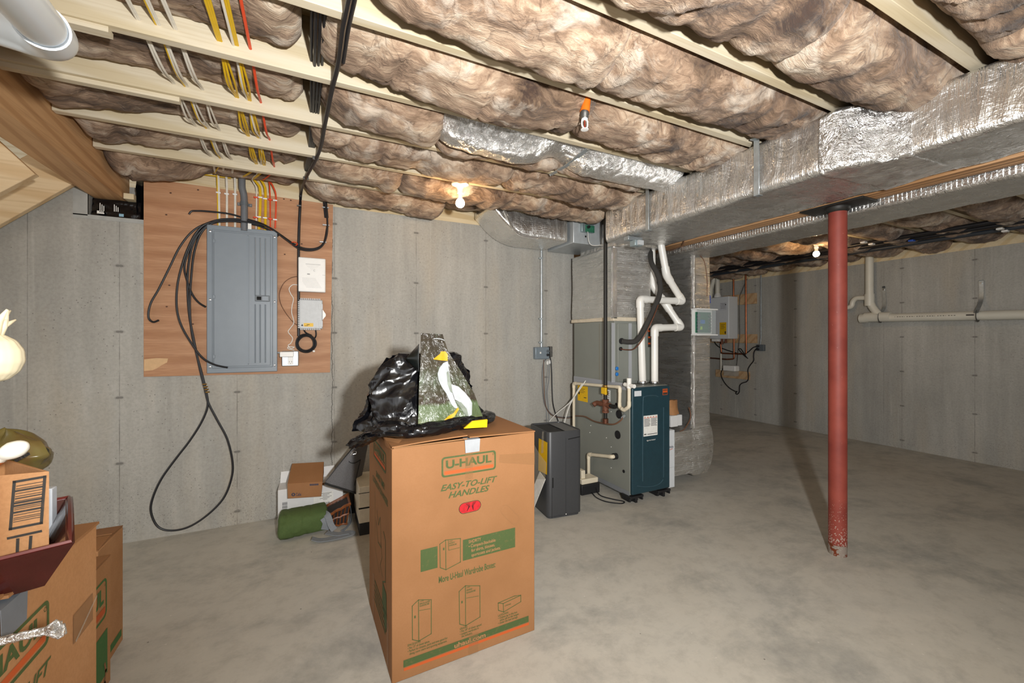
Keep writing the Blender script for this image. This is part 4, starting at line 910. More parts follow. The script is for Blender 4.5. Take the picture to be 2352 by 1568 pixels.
bc('black cable crossing the lower left corner of the panel door with a loose end', [(610,518),(560,509),(515,508),(475,513),(451,534),(434,565),(420,603),(408,653),(406,704),(416,746),(441,790),(465,821),(492,837),(523,844)], yb)
loop = [(485,510),(458,534),(441,567),(432,618),(431,670),(435,725),(444,773),(453,818),(461,855),(470,890),(479,925),(499,964),(522,1008),(534,1059),(532,1097),(514,1143),(478,1181),(435,1209),(394,1218),(363,1209),(347,1176),(351,1143),(371,1099),(404,1053),(435,1013),(463,969),(477,932),(474,900),(463,855),(452,815),(440,760),(436,700),(439,640),(446,580),(462,535),(490,512),(540,508),(600,520),(640,542)]
bc('long black cable hanging in a big teardrop loop against the concrete below the panel', loop, YP-.03, .0066)
p = onY(471,890,YP-.03)
mb = MB()
for i in range(4): q = onY(470+i*2.2, 882+i*6, YP-.03); mb.lathe(q+V(0,0,-.004), [(.012,0),(.014,.003),(.012,.008)], seg=10)
obj('cable_tie', mb, M['brass'], label='bead like ties gathering the teardrop cable loop', cat='tie')
q = onY(574,517,YP-.045); obj('paper_flag', MB().box(q.x-.012, q.x+.01, YP-.052, YP-.046, q.z-.03, q.z+.012), M['label_w'], label='small white paper tag on the black cables at the panel top', cat='tag', bev=.001)
q = onY(676,560,YP-.03); mb = MB().tube([q+V(.022*math.cos(t*.9)+.0, -.006+.004*math.sin(t*3), .014*math.sin(t*.9)) for t in range(8)], .003, 6); obj('orange_tie', mb, M['red_wire'], smooth=True, label='orange twist tie round the black cable bundle right of the panel', cat='tie')
# thick coax from the near ceiling across the joists down to the white router
tp = [onZ(808,-40,2.386), onZ(802,0,2.386), onZ(789,64,2.386), onZ(778,143,2.386), onZ(762,207,2.386), onZ(748,277,2.386), onZ(732,351,2.386), onZ(703,408,2.386)]
tp += [onY(692,440,YP-.02), onY(689,480,YP-.012), onY(686,560,YP-.012), onY(686,700,YP-.03), onY(686,772,YP-.02)]
o = thing('feeder_cable', 'thick black cable crossing under the joists and dropping down the plywood to the coil', 'cable', tp[-1])
obj('sheath', MB().tube(smooth_path(tp, 8), .0095, 10), M['black'], o, smooth=True)
tp2 = [p+V(.016, 0, .004) for p in tp[:4]]; obj('second_strand', MB().tube(smooth_path(tp2, 8), .007, 8), M['black'], o, smooth=True)
for q in (onZ(725,362,2.39), onZ(703,408,2.39)): obj('staple', MB().box(q.x-.016, q.x+.016, q.y-.004, q.y+.004, 2.378, 2.3965), M['steel'], o)
q = onY(687,473,YP-.006); obj('staple', MB().box(q.x-.014, q.x+.014, YP-.02, YP-.0005, q.z-.004, q.z+.004), M['steel'], o)
for i, dx in enumerate((0, .014, .028, -.012)):
    pts = [V(.02+dx*1.2, 1.1, 2.47), V(.018+dx, 1.45, 2.455), V(.016+dx, 1.8, 2.44+.006*i), V(.012+dx*.8, 2.3, 2.45), V(.0+dx*.6, 2.75, 2.445), V(-.02+dx*.6, 3.12, 2.448), V(.05+dx*.3, 3.40, 2.43), onY(742+i*2,440,YP-.02), onY(744+i*2,470,YP-.016), onY(747+i*2,500,YP-.016)]
    obj('black_cable', MB().tube(smooth_path(pts, 6), .0058, 8), M['black'], smooth=True, label='black cable in the bundle passing through the joists right of the yellow cables', cat='cable', group='black cables through the joists')
for u, v in ((748,477),(749,517),(742,556)):
    q = onY(u, v, YP-.02); obj('cable_clip', MB().box(q.x-.024, q.x+.022, YP-.03, YP-.0004, q.z-.003, q.z+.003), M['galv'], label='thin metal cable clip on the black bundle at the right edge of the plywood', cat='clip', group='metal cable clips')
# router, terminal box, coil, outlet
A, B = onY(685,588,YP-.045), onY(748,673,YP-.045)
o = thing('wifi_router', 'flat white router with triangular vents on the plywood right of the panel', 'router', ((A.x+B.x)/2, YP-.03, B.z))
obj('shell', MB().box(A.x, B.x, YP-.046, YP-.012, B.z+.004, A.z-.004), M['white'], o, bev=.008, bseg=3); obj('wall_bracket', MB().box(A.x+.04, B.x-.04, YP-.013, YP-.0005, B.z+.05, A.z-.05), M['white'], o)
FRo = Face((A.x, YP-.046, B.z), (1,0,0), (0,0,1), .0006); W, H = B.x-A.x, A.z-B.z
mb = MB()
for i in range(22): FRo.rect(mb, W*.27+i*W*.54/22, H*.79, W*.27+i*W*.54/22+W*.014, H*.805)
for r_ in range(9):
    yy = .14+r_*.032; xa = .22+.0*r_-.005*r_; xb = .86-.026*r_
    xa = .16+.0 if r_ > 4 else .30-.03*r_
    k = int((xb-xa)*26)
    for i in range(k): FRo.rect(mb, W*(xa+(xb-xa)*i/k), H*yy, W*(xa+(xb-xa)*i/k)+W*.012, H*(yy+.012))
for r_ in range(6):
    yy = .76-r_*.03; xa, xb = .30+.045*r_, .78-.05*r_; k = int((xb-xa)*22)
    for i in range(k): FRo.rect(mb, W*(xa+(xb-xa)*i/k), H*yy, W*(xa+(xb-xa)*i/k)+W*.01, H*(yy+.008))
obj('vent', mb, plain('vent_shade', '#8d8d8c', .7), o)['kind'] = 'stuff'
mb = MB(); FRo.text(mb, 'C', W*.58, H*.62, .02); FRo.rect(mb, W*.32, H*.50, W*.42, H*.53); FRo.rect(mb, W*.88, H*.505, W*.99, H*.512); obj('small_marking', mb, plain('marking_gray', '#9b9b9a', .6), o)
A, B = onY(685,687,YP-.04), onY(745,755,YP-.04)
o = thing('fiber_terminal', 'light gray fiber terminal box with ribbed edges and a yellow label', 'junction box', ((A.x+B.x)/2, YP-.02, B.z)); A.x += .006; B.x -= .012
obj('shell', MB().box(A.x, B.x, YP-.042, YP-.003, B.z, A.z), M['gray_box'], o, bev=.006); mb = MB()
for i in range(11): x = A.x+.008+i*(B.x-A.x-.02)/11; mb.box(x, x+.008, YP-.046, YP-.01, A.z-.002, A.z+.010); mb.box(x, x+.008, YP-.046, YP-.01, B.z-.010, B.z+.002)
for i in range(15): z = B.z+.006+i*(A.z-B.z-.016)/15; mb.box(A.x-.008, A.x+.004, YP-.046, YP-.01, z, z+.007)
obj('ribbed_edge', mb, M['gray_box'], o)['kind'] = 'stuff'
obj('tab', MB().prism([(B.x, YP-.03, A.z-.07),(B.x+.022, YP-.03, A.z-.105),(B.x+.022, YP-.03, A.z-.12),(B.x, YP-.03, A.z-.15)], (0,.01,0)), M['white'], o)
obj('latch', MB().box(B.x-.03, B.x+.001, YP-.0435, YP-.04, A.z-.07, A.z-.03).box(B.x-.03, B.x+.001, YP-.0435, YP-.04, B.z+.015, B.z+.06), M['gray_box'], o, bev=.001)
FT = Face((A.x, YP-.042, B.z), (1,0,0), (0,0,1)); l = obj('warning_label', slab(MB(), FT, .03, .016, .095, .042), M['label_y'], o); mb = MB(); FT.poly(mb, [(.012,.02),(.028,.02),(.02,.035)], .0016); FT.rect(mb, .05, .028, .07, .032, .0016); FT.rect(mb, .036, .021, .06, .024, .0016); obj('hazard_mark', mb, M['ink'], l)
c = onY(703, 788, YP-.02); mb = MB()
o = thing('cable_coil', 'neat coil of black fiber cable hanging under the gray terminal box', 'cable', c)
for i, (rr, dy) in enumerate(((.062,0),(.057,.008),(.066,-.009),(.060,.014),(.054,-.006),(.063,.010))):
    obj('turn', MB().tube([c+V((rr+.002*math.sin(3*t+i))*math.cos(t), dy-.006, (rr+.002*math.cos(2*t+i))*math.sin(t)) for t in [2*math.pi*k/40 for k in range(40)]], .0062, 8, closed=True), M['black'], o, smooth=True)
obj('tie', MB().box(c.x+.045, c.x+.06, c.y-.02, c.y+.01, c.z-.066, c.z-.054), M['label_w'], o)
obj('tail', MB().tube(smooth_path([onY(725,757,YP-.02), onY(726,770,YP-.02), onY(722,778,YP-.024)], 5), .005, 8), M['black'], o, smooth=True); obj('tail', MB().tube(smooth_path([onY(698,757,YP-.02), onY(703,764,YP-.02), onY(716,770,YP-.024)], 5), .005, 8), M['black'], o, smooth=True)
A, B = onY(647,806,YP-.03), onY(686,840,YP-.03)
o = thing('utility_outlet', 'surface mounted outlet box with a white adapter plugged in, beside the panel', 'outlet', ((A.x+B.x)/2, YP-.02, B.z))
obj('box', MB().box(A.x, B.x, YP-.032, YP-.0005, B.z, A.z), M['galv'], o, bev=.006); obj('cover', MB().box(A.x+.003, B.x-.003, YP-.036, YP-.032, B.z+.003, A.z-.003), M['galv'], o, bev=.005)
xm = (A.x+B.x)/2+.002; obj('receptacle', MB().box(xm-.017, xm+.017, YP-.040, YP-.035, B.z+.012, A.z-.012), M['white'], o, bev=.003); mb = MB()
for dx in (-.007, .007): mb.box(xm+dx-.0012, xm+dx+.0012, YP-.0405, YP-.0395, B.z+.028, B.z+.038)
mb.box(xm-.002, xm+.002, YP-.0405, YP-.0395, B.z+.017, B.z+.021); obj('slot', mb, M['hole'], o)
obj('nipple', MB().cyl((x1, YP-.018, A.z-.012), (A.x+.004, YP-.018, A.z-.012), .008, 10), M['galv'], o, smooth=True)
a_ = obj('power_adapter', MB().box(A.x-.010, xm+.022, YP-.075, YP-.041, A.z-.042, A.z-.004), M['white'], bev=.004, label='small white power adapter plugged into the utility outlet', cat='adapter')
wl = [(684,654),(672,654),(664,663),(668,675),(674,686),(671,702),(670,718),(675,740),(668,752),(662,762),(672,776),(668,788),(662,793),(668,800),(676,797),(664,796),(661,800),(676,804)]
bc('thin white power cord winding from the router down to the outlet', wl, YP-.012, .0028, M['label_w'])
bc('thin dark fiber lead curving from the router round to the terminal box', [(686,634),(668,638),(652,650),(642,672),(644,695),(656,718),(672,738),(686,749)], YP-.009, .0024, M['wire_brown'])
# conduit and switch box on the concrete
o = thing('wall_conduit', 'slim metal conduit running down the concrete wall to the gray switch box', 'conduit', onY(1243,797,YA-.02))
cx_ = onY(1243.5,690,YA-.02).x; obj('tube', MB().cyl((cx_,YA-.02,1.225), (cx_,YA-.02,2.185), .0105, 12), M['galv'], o, smooth=True)
for zz in (2.11, 1.52, 1.29): obj('strap', MB().box(cx_-.025, cx_+.012, YA-.032, YA-.0005, zz-.008, zz+.008), M['galv'], o, bev=.002)
A, B = onY(1230,797,YA-.05), onY(1262,824,YA-.05)
o = thing('switch_box', 'gray metal switch and outlet box on the concrete wall below the slim conduit', 'outlet', ((A.x+B.x)/2, YA-.03, B.z))
obj('box', MB().box(A.x, B.x, YA-.05, YA-.0005, B.z, A.z), plain('box_gray', '#85919a', .4, .4), o, bev=.005)
obj('switch', MB().box(A.x+.045, A.x+.058, YA-.062, YA-.05, (A.z+B.z)/2-.006, (A.z+B.z)/2+.012), M['white'], o, bev=.002)
for dz in (.018, -.018): obj('plug', MB().lathe((B.x-.022, YA-.05, (A.z+B.z)/2+dz), [(.013,0),(.013,.012),(.009,.016),(.008,.03),(0,.03)], ax=(0,-1,0), seg=14), M['blackp'] if dz < 0 else M['gray_dark'], o, smooth=True)
obj('transformer', MB().box(B.x+.005, B.x+.03, YA-.06, YA-.0005, B.z+.02, A.z+.005), M['steel'], o, bev=.004)
bc('black cord dropping from the switch box behind the dehumidifier', [(1256,815),(1264,822),(1267,850),(1268,890),(1270,925),(1276,950),(1283,970),(1290,1000)], YA-.03, .0055)
bc('gray cord with a cable tie hanging left of the black cord on the concrete', [(1262,818),(1250,830),(1246,850),(1246,880),(1248,910),(1252,930),(1262,946),(1275,955),(1295,958),(1316,956)], YA-.02, .0045, M['gray_pvc'])
bc('brown tinted cord hanging from the switch box toward the furnace', [(1249,826),(1249,850),(1250,890),(1252,925),(1262,948),(1278,957),(1300,960),(1318,958)], YA-.03, .0035, M['wire_brown'])
bc('slack gray cord between the black and brown cords under the switch box', [(1262,836),(1261,870),(1257,900),(1259,930),(1261,960),(1260,985)], YA-.015, .004, M['strap'])
bc('slack gray cord with a white clip under the switch box', [(1258,838),(1257,860),(1254,890),(1254,925),(1256,970)], YA-.012, .003, M['strap'])
for q in ((1257,833),(1262,831)): p = onY(*q, YA-.02); obj('connector', MB().box(p.x-.008, p.x+.008, YA-.03, YA-.006, p.z-.018, p.z+.018), M['white'], bev=.002, label='white plastic connector on the cords below the switch box', cat='connector', group='white cord connectors')
wc = [onX(1345,874,2.27), onX(1330,896,2.24), onX(1308,925,2.2), onX(1280,948,2.15), onX(1262,968,2.12), onX(1258,985,2.1)]
obj('white_cable', MB().tube(smooth_path(wc, 6), .0045, 8), M['label_w'], smooth=True, label='white thermostat cord slanting across the drain pipe toward the dehumidifier', cat='cable')
wc = [onX(1338,880,2.268), onX(1322,905,2.24), onX(1307,935,2.2), onX(1298,965,2.17), onX(1294,985,2.15)]
obj('white_cable', MB().tube(smooth_path(wc, 6), .0045, 8), M['label_w'], smooth=True, label='white thermostat cord dropping steeply behind the dehumidifier', cat='cable')
# ceiling lamp, sprinkler, drain pipe at upper left
c = onZ(1057, 412, 2.392); c = V(c.x, JY[6]-.019, 2.392)
c = onY(1057, 412, JY[6]-.03); c.z = JZ
def lamp(c, label):
    o = thing('bulb_holder', label, 'light', c, 'bare bulb lights')
    obj('junction_plate', MB().lathe(c+V(0,0,-.012), [(.052,0),(.054,.002),(.054,.0115)], seg=28), M['blackp'], o, smooth=True)
    obj('holder', MB().lathe(c+V(0,0,-.085), [(.018,0),(.021,.004),(.021,.03),(.024,.036),(.03,.048),(.058,.062),(.060,.068),(.056,.0728)], seg=32), M['porcelain'], o, smooth=True)
    b = obj('bulb', MB().lathe(c+V(0,0,-.178), [(0,0),(.012,.002),(.022,.009),(.029,.02),(.0305,.031),(.028,.043),(.021,.055)], seg=28), M['bulb'], o, smooth='all')
    obj('neck', MB().lathe(c+V(0,0,-.124), [(.0215,0),(.017,.012),(.0155,.025),(.0155,.038)], seg=24), M['bulb_neck'], b, smooth=True)
    return o
lamp(c, 'bare lit bulb in a white porcelain holder under a joist near the panel wall')
LAMP1 = c+V(0,0,-.15)
c2 = onZ(1875, 583, 2.25); c2 = V(c2.x, c2.y, JZ)
lamp(c2, 'bare lit bulb glowing in the dim area left of the red column'); LAMP2 = c2+V(0,0,-.15)
s = onZ(1343, 298, 2.285)
o = thing('fire_sprinkler', 'white sprinkler head hanging on an orange pipe among the insulation', 'sprinkler', (s.x, s.y, 2.27))
P0 = V(s.x, s.y, 2.285)
obj('supply_pipe', MB().tube([P0+V(.012,-.01,.20), P0+V(.006,-.004,.12), P0+V(0,0,.082)], .02, 16, rads=[.017,.019,.023]), M['orange_pipe'], o, smooth=True)
obj('adapter', MB().lathe(P0+V(0,0,.05), [(.015,0),(.0175,.004),(.0175,.016),(.0195,.019),(.0195,.033)], seg=18), M['steel'], o, smooth=True)
fr = MB(); 
for sg in (-1, 1): fr.tube(smooth_path([P0+V(sg*.006,0,.05), P0+V(sg*.0145,0,.042), P0+V(sg*.0145,0,.018), P0+V(sg*.005,0,.006)], 5), .0035, 8)
fr.lathe(P0+V(0,0,.043), [(.011,0),(.014,.002),(.014,.008)], seg=14); obj('frame_arm', fr, M['white'], o, smooth=True)
obj('glass_bulb', MB().cyl(P0+V(0,0,.008), P0+V(0,0,.043), .0028, 10), plain('red_glass', '#8a2c1d', .2), o, smooth=True)
obj('deflector', MB().lathe(P0, [(.005,-.001),(.0175,0),(.018,.0015),(.005,.004)], seg=20), M['white'], o, smooth=True)
e = onD(113, 80, 1.02); n_ = V(-.12, -1.0, .02)
o = thing('waste_pipe', 'large white plastic waste pipe with an elbow at the top left corner', 'pipe', e)
p1 = e; d = (onD(20, -30, .80)-e).normalized()
obj('pipe', MB().cyl(e+d*.03, e+d*1.2, .045, 28), M['pvc_blue'], o, smooth=True)
pr = MB().cyl(e+d*.065, e+d*.083, .0457, 28); obj('primer_ring', pr, M['primer'], o, smooth=True)
q = e-d*.05; side = V(-1, .25, .25).normalized()
obj('elbow', MB().tube(elbow_path([e+d*.068, q, q+side*.12], .085, 10), .0505, 28), M['pvc_blue'], o, smooth=True)
obj('branch', MB().cyl(q+side*.10, q+side*.95, .045, 28), M['pvc_cream'], o, smooth=True)
obj('coupling', MB().cyl(q+side*.30, q+side*.38, .052, 28), M['pvc_cream'], o, smooth=True)
# ================================================================ WARDROBE BOXES
def ftext(face, mb, body, a0, a1, b0, b1, bold=.02, shear=0.0, h=None):
    vs, fs = text_mb(body, 1.0, bold=bold, shear=shear, align='LEFT')
    xs = [v.x for v in vs]; ys = [v.y for v in vs]; mx, Mx, my, My = min(xs), max(xs), min(ys), max(ys)
    return mb.add([face.p(a0+(v.x-mx)/(Mx-mx)*(a1-a0), b0+(v.y-my)/(My-my)*(b1-b0), h) for v in vs], fs)
def lines(face, mb, rows, a, b, size, lead, bold=.015, h=None, sx=.8):
    for i, r in enumerate(rows):
        if r: face.text(mb, r, a+(.0), b-i*lead, size, h, align='LEFT', bold=bold, sx=sx)
def ring(face, mb, out, inn, h=None):
    n = len(out); 
    for i in range(n): j = (i+1) % n; mb.poly([face.p(*out[i], h), face.p(*out[j], h), face.p(*inn[j], h), face.p(*inn[i], h)])
def logo(face, parent, a0, b0, a1, b1, g, o_):
    w, h = a1-a0, b1-b0; mb = MB(); t = w*.028
    ring(face, mb, rrect(a0, b0, a1, b1, h*.16), rrect(a0+t, b0+t, a1-t, b1-t, h*.12))
    ftext(face, mb, 'U-HAUL', a0+w*.075, a1-w*.085, b0+h*.40, b0+h*.82, .035)
    face.line(mb, [(a1-w*.05+.004*math.cos(i), b0+h*.82+.004*math.sin(i)) for i in range(6)], .0012, True)
    obj('logo', mb, g, parent); mb = MB(); face.rect(mb, a0+w*.05, b0+h*.13, a1-w*.05, b0+h*.29); obj('logo_bar', mb, o_, parent)
def stadium(a, b, L, r, ang, n=8):
    out = []
    for s, t0 in ((1, -90), (-1, 90)):
        for k in range(n+1):
            t = R(t0+180*k/n); x = s*(L/2-r)+r*math.cos(t); y = r*math.sin(t); out.append((a+x*math.cos(ang)-y*math.sin(ang), b+x*math.sin(ang)+y*math.cos(ang)))
    return out
FB0 = Face(onZ(900, 1572, 0), onZ(1228, 1447, 0)-onZ(900, 1572, 0), V(0,0,1))
def front_prints(F, o, W):
    logo(F, o, .198, .764, .442, .847, M['green'], M['orange'])
    mb = MB(); ftext(F, mb, 'EASY-TO-LIFT', .194, .449, .709, .735, .022, .35); obj('slogan_text', mb, M['green'], o); mb = MB(); ftext(F, mb, 'HANDLES', .227, .412, .675, .701, .022, .35); obj('handle_text', mb, M['green'], o)
    mb = MB(); F.poly(mb, stadium(.322, .623, .095, .0205, .02), .0014); hh = obj('hand_hole', mb, plain('red_cloth', '#b3121c', .7, 0, .3, 60), o); mb = MB()
    for s in (-1, 1):
        for k in range(3): F.line(mb, [(.322+s*(.022-.006*k)+.004, .641), (.322+s*(.010-.006*k*.4)+.004, .626), (.322+s*(.014), .608)], .0016, h=.0018)
    F.line(mb, stadium(.322, .623, .098, .022, .02), .0016, True, .0018); obj('hole_edge', mb, M['hole'], hh)
    mb = MB(); st = stadium(.512, .552, .115, .021, R(-47)); n = len(st)
    for i in range(n):
        a, b = Vector(st[i]), Vector(st[(i+1) % n]); L = (b-a).length; k = max(1, int(L/.008))
        for j in range(k): F.line(mb, [a.lerp(b, j/k), a.lerp(b, (j+.5)/k)], .0018)
    obj('perforation', mb, M['card_in'], o)
    mb = MB(); F.rect(mb, .112, .404, .181, .491); obj('green_band', mb, M['green'], o); mb = MB(); F.rect(mb, .290, .404, .537, .491); obj('green_band', mb, M['green'], o)
    DI = [([[(1010.2,1249),(1023.3,1239.6),(1057.4,1236),(1057.4,1290),(1024,1307.8),(1011,1303),(1010.2,1249)], [(1023.3,1239.6),(1024,1307.8)], [(1029,1240),(1030.5,1263),(1055,1257)]], [('U-HAUL',(1031,1243),.006), ('SHORTY',(1031,1248),.009), ('WARDROBE',(1031,1253),.008)], (1019,1260)),
          ([[(946.8,1391),(961,1377),(990.3,1376.4),(990.3,1454.5),(961.8,1471.5),(947.3,1468),(946.8,1391)], [(961,1377),(961.8,1471.5)], [(963,1401.5),(988,1397)]], [('U-HAUL',(964,1381),.006), ('SPACE SAVER',(963.5,1387),.0095), ('WARDROBE',(963.5,1392),.0095)], (953,1416)),
          ([[(1054.4,1357.7),(1068.7,1344.6),(1102,1344.6),(1102.4,1416),(1069.3,1436.3),(1055.7,1432.5),(1054.4,1357.7)], [(1068.7,1344.6),(1069.3,1436.3)], [(1071,1373),(1099,1368)]], [('U-HAUL',(1071,1349),.006), ('GRAND',(1071,1355.5),.010), ('WARDROBE',(1071,1361.5),.010)], (1061,1382)),
          ([[(1144,1384.2),(1155.5,1385.3),(1196.2,1366.3),(1181.5,1368),(1144,1384.2),(1144.7,1401),(1156.6,1404.8),(1196.2,1381),(1196.2,1366.3)], [(1155.5,1385.3),(1156.6,1404.8)]], [('LAYDOWN',(1159,1391),.008)], None)]
    for Ls, Ts, dot in DI:
        mb = MB()
        for i, L in enumerate(Ls): FB0.line(mb, [FB0.uv(*q) for q in L], .0028 if i < 2 else .0018)
        for t, (u, v), s in Ts: a, b = FB0.uv(u, v); FB0.text(mb, t, a, b, s, align='LEFT', bold=.02, sx=.75)
        if dot: a, b = FB0.uv(*dot); FB0.rect(mb, a-.003, b-.005, a+.003, b+.005)
        if F is not FB0: mb.v = [F.o+F.x*((p-FB0.o).dot(FB0.x))+F.y*((p-FB0.o).dot(FB0.y))+F.n*F.lift for p in mb.v]
        obj('box_diagram', mb, M['green'], o)
    mb = MB(); ftext(F, mb, 'More U-Haul Wardrobe Boxes:', .186, .440, .339, .366, .018); obj('heading_text', mb, M['green'], o)
    mb = MB(); lines(F, mb, ['SPACE-SAVER', '• Fits 15" of closet space.', '• Perfect for dresses, pants and even good for', '   dining room chairs and sporting equipment.'], .060, .1295, .0125, .0118, sx=.70)
    obj('description_text', mb, M['green'], o); mb = MB(); lines(F, mb, ['GRAND', '• Fits 24" of closet space!', '• Largest wardrobe in', '   the industry.'], .276, .1235, .0125, .0112, sx=.78)
    obj('description_text', mb, M['green'], o); mb = MB(); lines(F, mb, ['LAYDOWN', '• Clothes lay in this box', '   while still on the hanger.', '• Under the bed storage.'], .453, .1235, .0125, .0112, sx=.78)
    obj('description_text', mb, M['green'], o)
    mb = MB(); F.rect(mb, .044, .050, .606, .0775); obj('green_stripe', mb, M['green'], o); mb = MB(); F.rect(mb, .046, .0355, .608, .0465); obj('orange_stripe', mb, M['orange'], o)
    mb = MB(); ftext(F, mb, 'uhaul.com', .252, .393, .053, .073, .03, h=.002); obj('web_address', mb, M['card_print'], o); mb = MB(); lines(F, mb, ['SHORTY', '• Compact-Stackable', '   for shirts, blouses,', '   sportcoats and jackets.'], .315, .477, .0185, .0195, h=.002, sx=.8); obj('reversed_text', mb, M['card_print'], o)
def wardrobe(label, BL, xd, W, D, H, main):
    xd = Vector(xd).normalized(); nd = V(-xd.y, xd.x, 0); BL = Vector(BL); BR = BL+xd*W; TR = BR+nd*D; TL = BL+nd*D; t = .006
    o = thing('wardrobe_box', label, 'box', (BL+TR)/2, 'tall moving boxes')
    mb = MB(); C4 = [BL, BR, TR, TL]; In = [BL+(xd+nd)*t, BR+(-xd+nd)*t, TR-(xd+nd)*t, TL+(xd-nd)*t]
    up = V(0,0,H); k = len(mb.v)
    mb.add(C4+[p+up for p in C4]+[p+up for p in In]+[p+V(0,0,H-.12) for p in In], [(0,3,2,1)]+[(i,(i+1)%4,4+(i+1)%4,4+i) for i in range(4)]+[(4+i,4+(i+1)%4,8+(i+1)%4,8+i) for i in range(4)]+[(8+i,8+(i+1)%4,12+(i+1)%4,12+i) for i in range(4)]+[(12,13,14,15)])
    obj('carton', mb, M['card'] if main else M['card2'], o, bev=.003)
    z = H+.001
    def flap(a0, a1, z0, z1, lift, d0=0.0, d1=1.0, nm='flap', th=.005):
        P = []
        mbf = MB(); N = 14
        for j in range(2):
            for i in range(N+1):
                s = i/N; a = a0+(a1-a0)*s; zz = z0+(z1-z0)*s+lift*math.sin(math.pi*s)
                P.append(BL+xd*a+nd*D*(d0 if j == 0 else d1)+V(0,0,zz))
        top = [p+V(0,0,th) for p in P]; n = N+1
        mbf.add(P+top, [(i, i+1, n+i+1, n+i) for i in range(N)]+[(2*n+i, 2*n+i+1, 3*n+i+1, 3*n+i) for i in range(N)]+[(i, i+1, 2*n+i+1, 2*n+i) for i in range(N)]+[(n+i, n+i+1, 3*n+i+1, 3*n+i) for i in range(N)]+[(0, n, 3*n, 2*n), (N, n+N, 3*n+N, 2*n+N)])
        return obj(nm, mbf, M['card'], o, smooth=False)
    fl = flap(.0, W*.485, z+.004, z+.016, .002, -.006, .98); fr = flap(W*.50, W, z+.008, z, .0, -.008, .97)
    F = Face(BL, xd, V(0,0,1)); FL = Face(TL, -nd, V(0,0,1)); 
    if main:
        mb = MB(); e = .004
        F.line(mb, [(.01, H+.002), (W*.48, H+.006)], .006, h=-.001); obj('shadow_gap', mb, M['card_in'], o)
        # crushed front-left corner
        cm = MB(); P = [F.p(0, H, .002), F.p(.02, H+.022, .0), F.p(.075, H+.018, -.02), F.p(.055, H-.012, .004)]
        Q = [BL+nd*.16+V(0,0,H+.016)-xd*.002, BL+nd*.02+V(0,0,H+.022)+xd*.03, F.p(-.001, H-.02, .001), BL+nd*.11+V(0,0,H-.012)-xd*.003]
        cm.add([Q[0], F.p(.05, H+.02, -.05), F.p(.0, H-.004, .002), Q[3]], [(0,1,2,3)]); obj('crushed_corner', cm, M['card'], o)
    front_prints(F, o, main)
    # hanger bar tab
    tb = MB(); a0, a1 = .297, .366; tb.add([F.p(a0+.004, H+.004, -.03), F.p(a1-.004, H+.004, -.03), F.p(a1, H+.002, .006), F.p(a0, H+.002, .006), F.p(a1-.003, H-.052, .006), F.p(a0+.003, H-.052, .006)], [(0,1,2,3), (3,2,4,5)])
    tab = obj('bar_tab', tb, plain('tab_gray', '#b4b8bc' if main else '#7e848b', .45, .3), o); sm = tab.modifiers.new('thick', 'SOLIDIFY'); sm.thickness = .0012
    # left-hand prints
    if main:
        logo(FL, o, .13, .775, .43, .86, M['green'], M['orange'])
        mb = MB(); ftext(FL, mb, 'SAVES TIME!', .20, .40, .70, .728, .02); ftext(FL, mb, 'CLOTHES STAY ON HANGERS', .11, .47, .655, .682, .02); obj('side_text', mb, M['green'], o)
        mb = MB(); FL.line(mb, [(.22,.55),(.26,.50),(.30,.55),(.33,.43),(.25,.42),(.2,.5)], .004); FL.line(mb, [(.38,.52),(.42,.5),(.42,.33),(.36,.30)], .006); FL.line(mb, [(.17,.62),(.17,.36),(.28,.30)], .003); FL.line(mb, [(.30,.44),(.35,.40),(.30,.34),(.36,.32)], .003); obj('garment_sketch', mb, M['green'], o)
        mb = MB(); FL.poly(mb, [(.36,.30),(.44,.29),(.45,.16),(.42,.12),(.35,.22)]); obj('green_patch', mb, M['green'], o)
        mb = MB()
        for i in range(5): FL.rect(mb, .16, .20-.022*i, .44-.02*(i % 3), .207-.022*i)
        obj('fine_print', mb, M['green'], o)
        for G, q in [(FL, [(a0,b0),(a1,b0),(a1,b1),(a0,b1)]) for a0, a1, b0, b1 in ((.12,.145,.0,.22), (.455,.49,.0,.2), (.06,.09,.80,.90))]+[(F, [(.458,.79),(.638,.755),(.638,.81),(.46,.825)]), (F, [(.30,.74),(.335,.74),(.335,.86),(.30,.86)]), (F, [(.315,0),(.36,0),(.36,.085),(.315,.085)])]:
            obj('clear_tape', G.poly(MB(), q, .0023), M['tape'], o)
    return o, F
BL = onZ(900, 1572, 0); BR = onZ(1228, 1447, 0)
WB, FB = wardrobe('tall cardboard moving box in the middle of the floor, black bag on top', BL, BR-BL, (BR-BL).length, .545, .905, True)
W1, F1 = wardrobe('tall cardboard moving box at the lower left corner, red tray on top', V(-.441, .635, 0), V(0,1,0), .638, .545, .905, False)
mb = MB(); F1.rect(mb, .53, .70, .615, .76, .0015); obj('hand_slot', mb, M['card_in'], W1); mb = MB(); F1.line(mb, [(.535,.705),(.625,.745)], .006, h=.004); obj('loose_tape', mb, M['film'], W1)
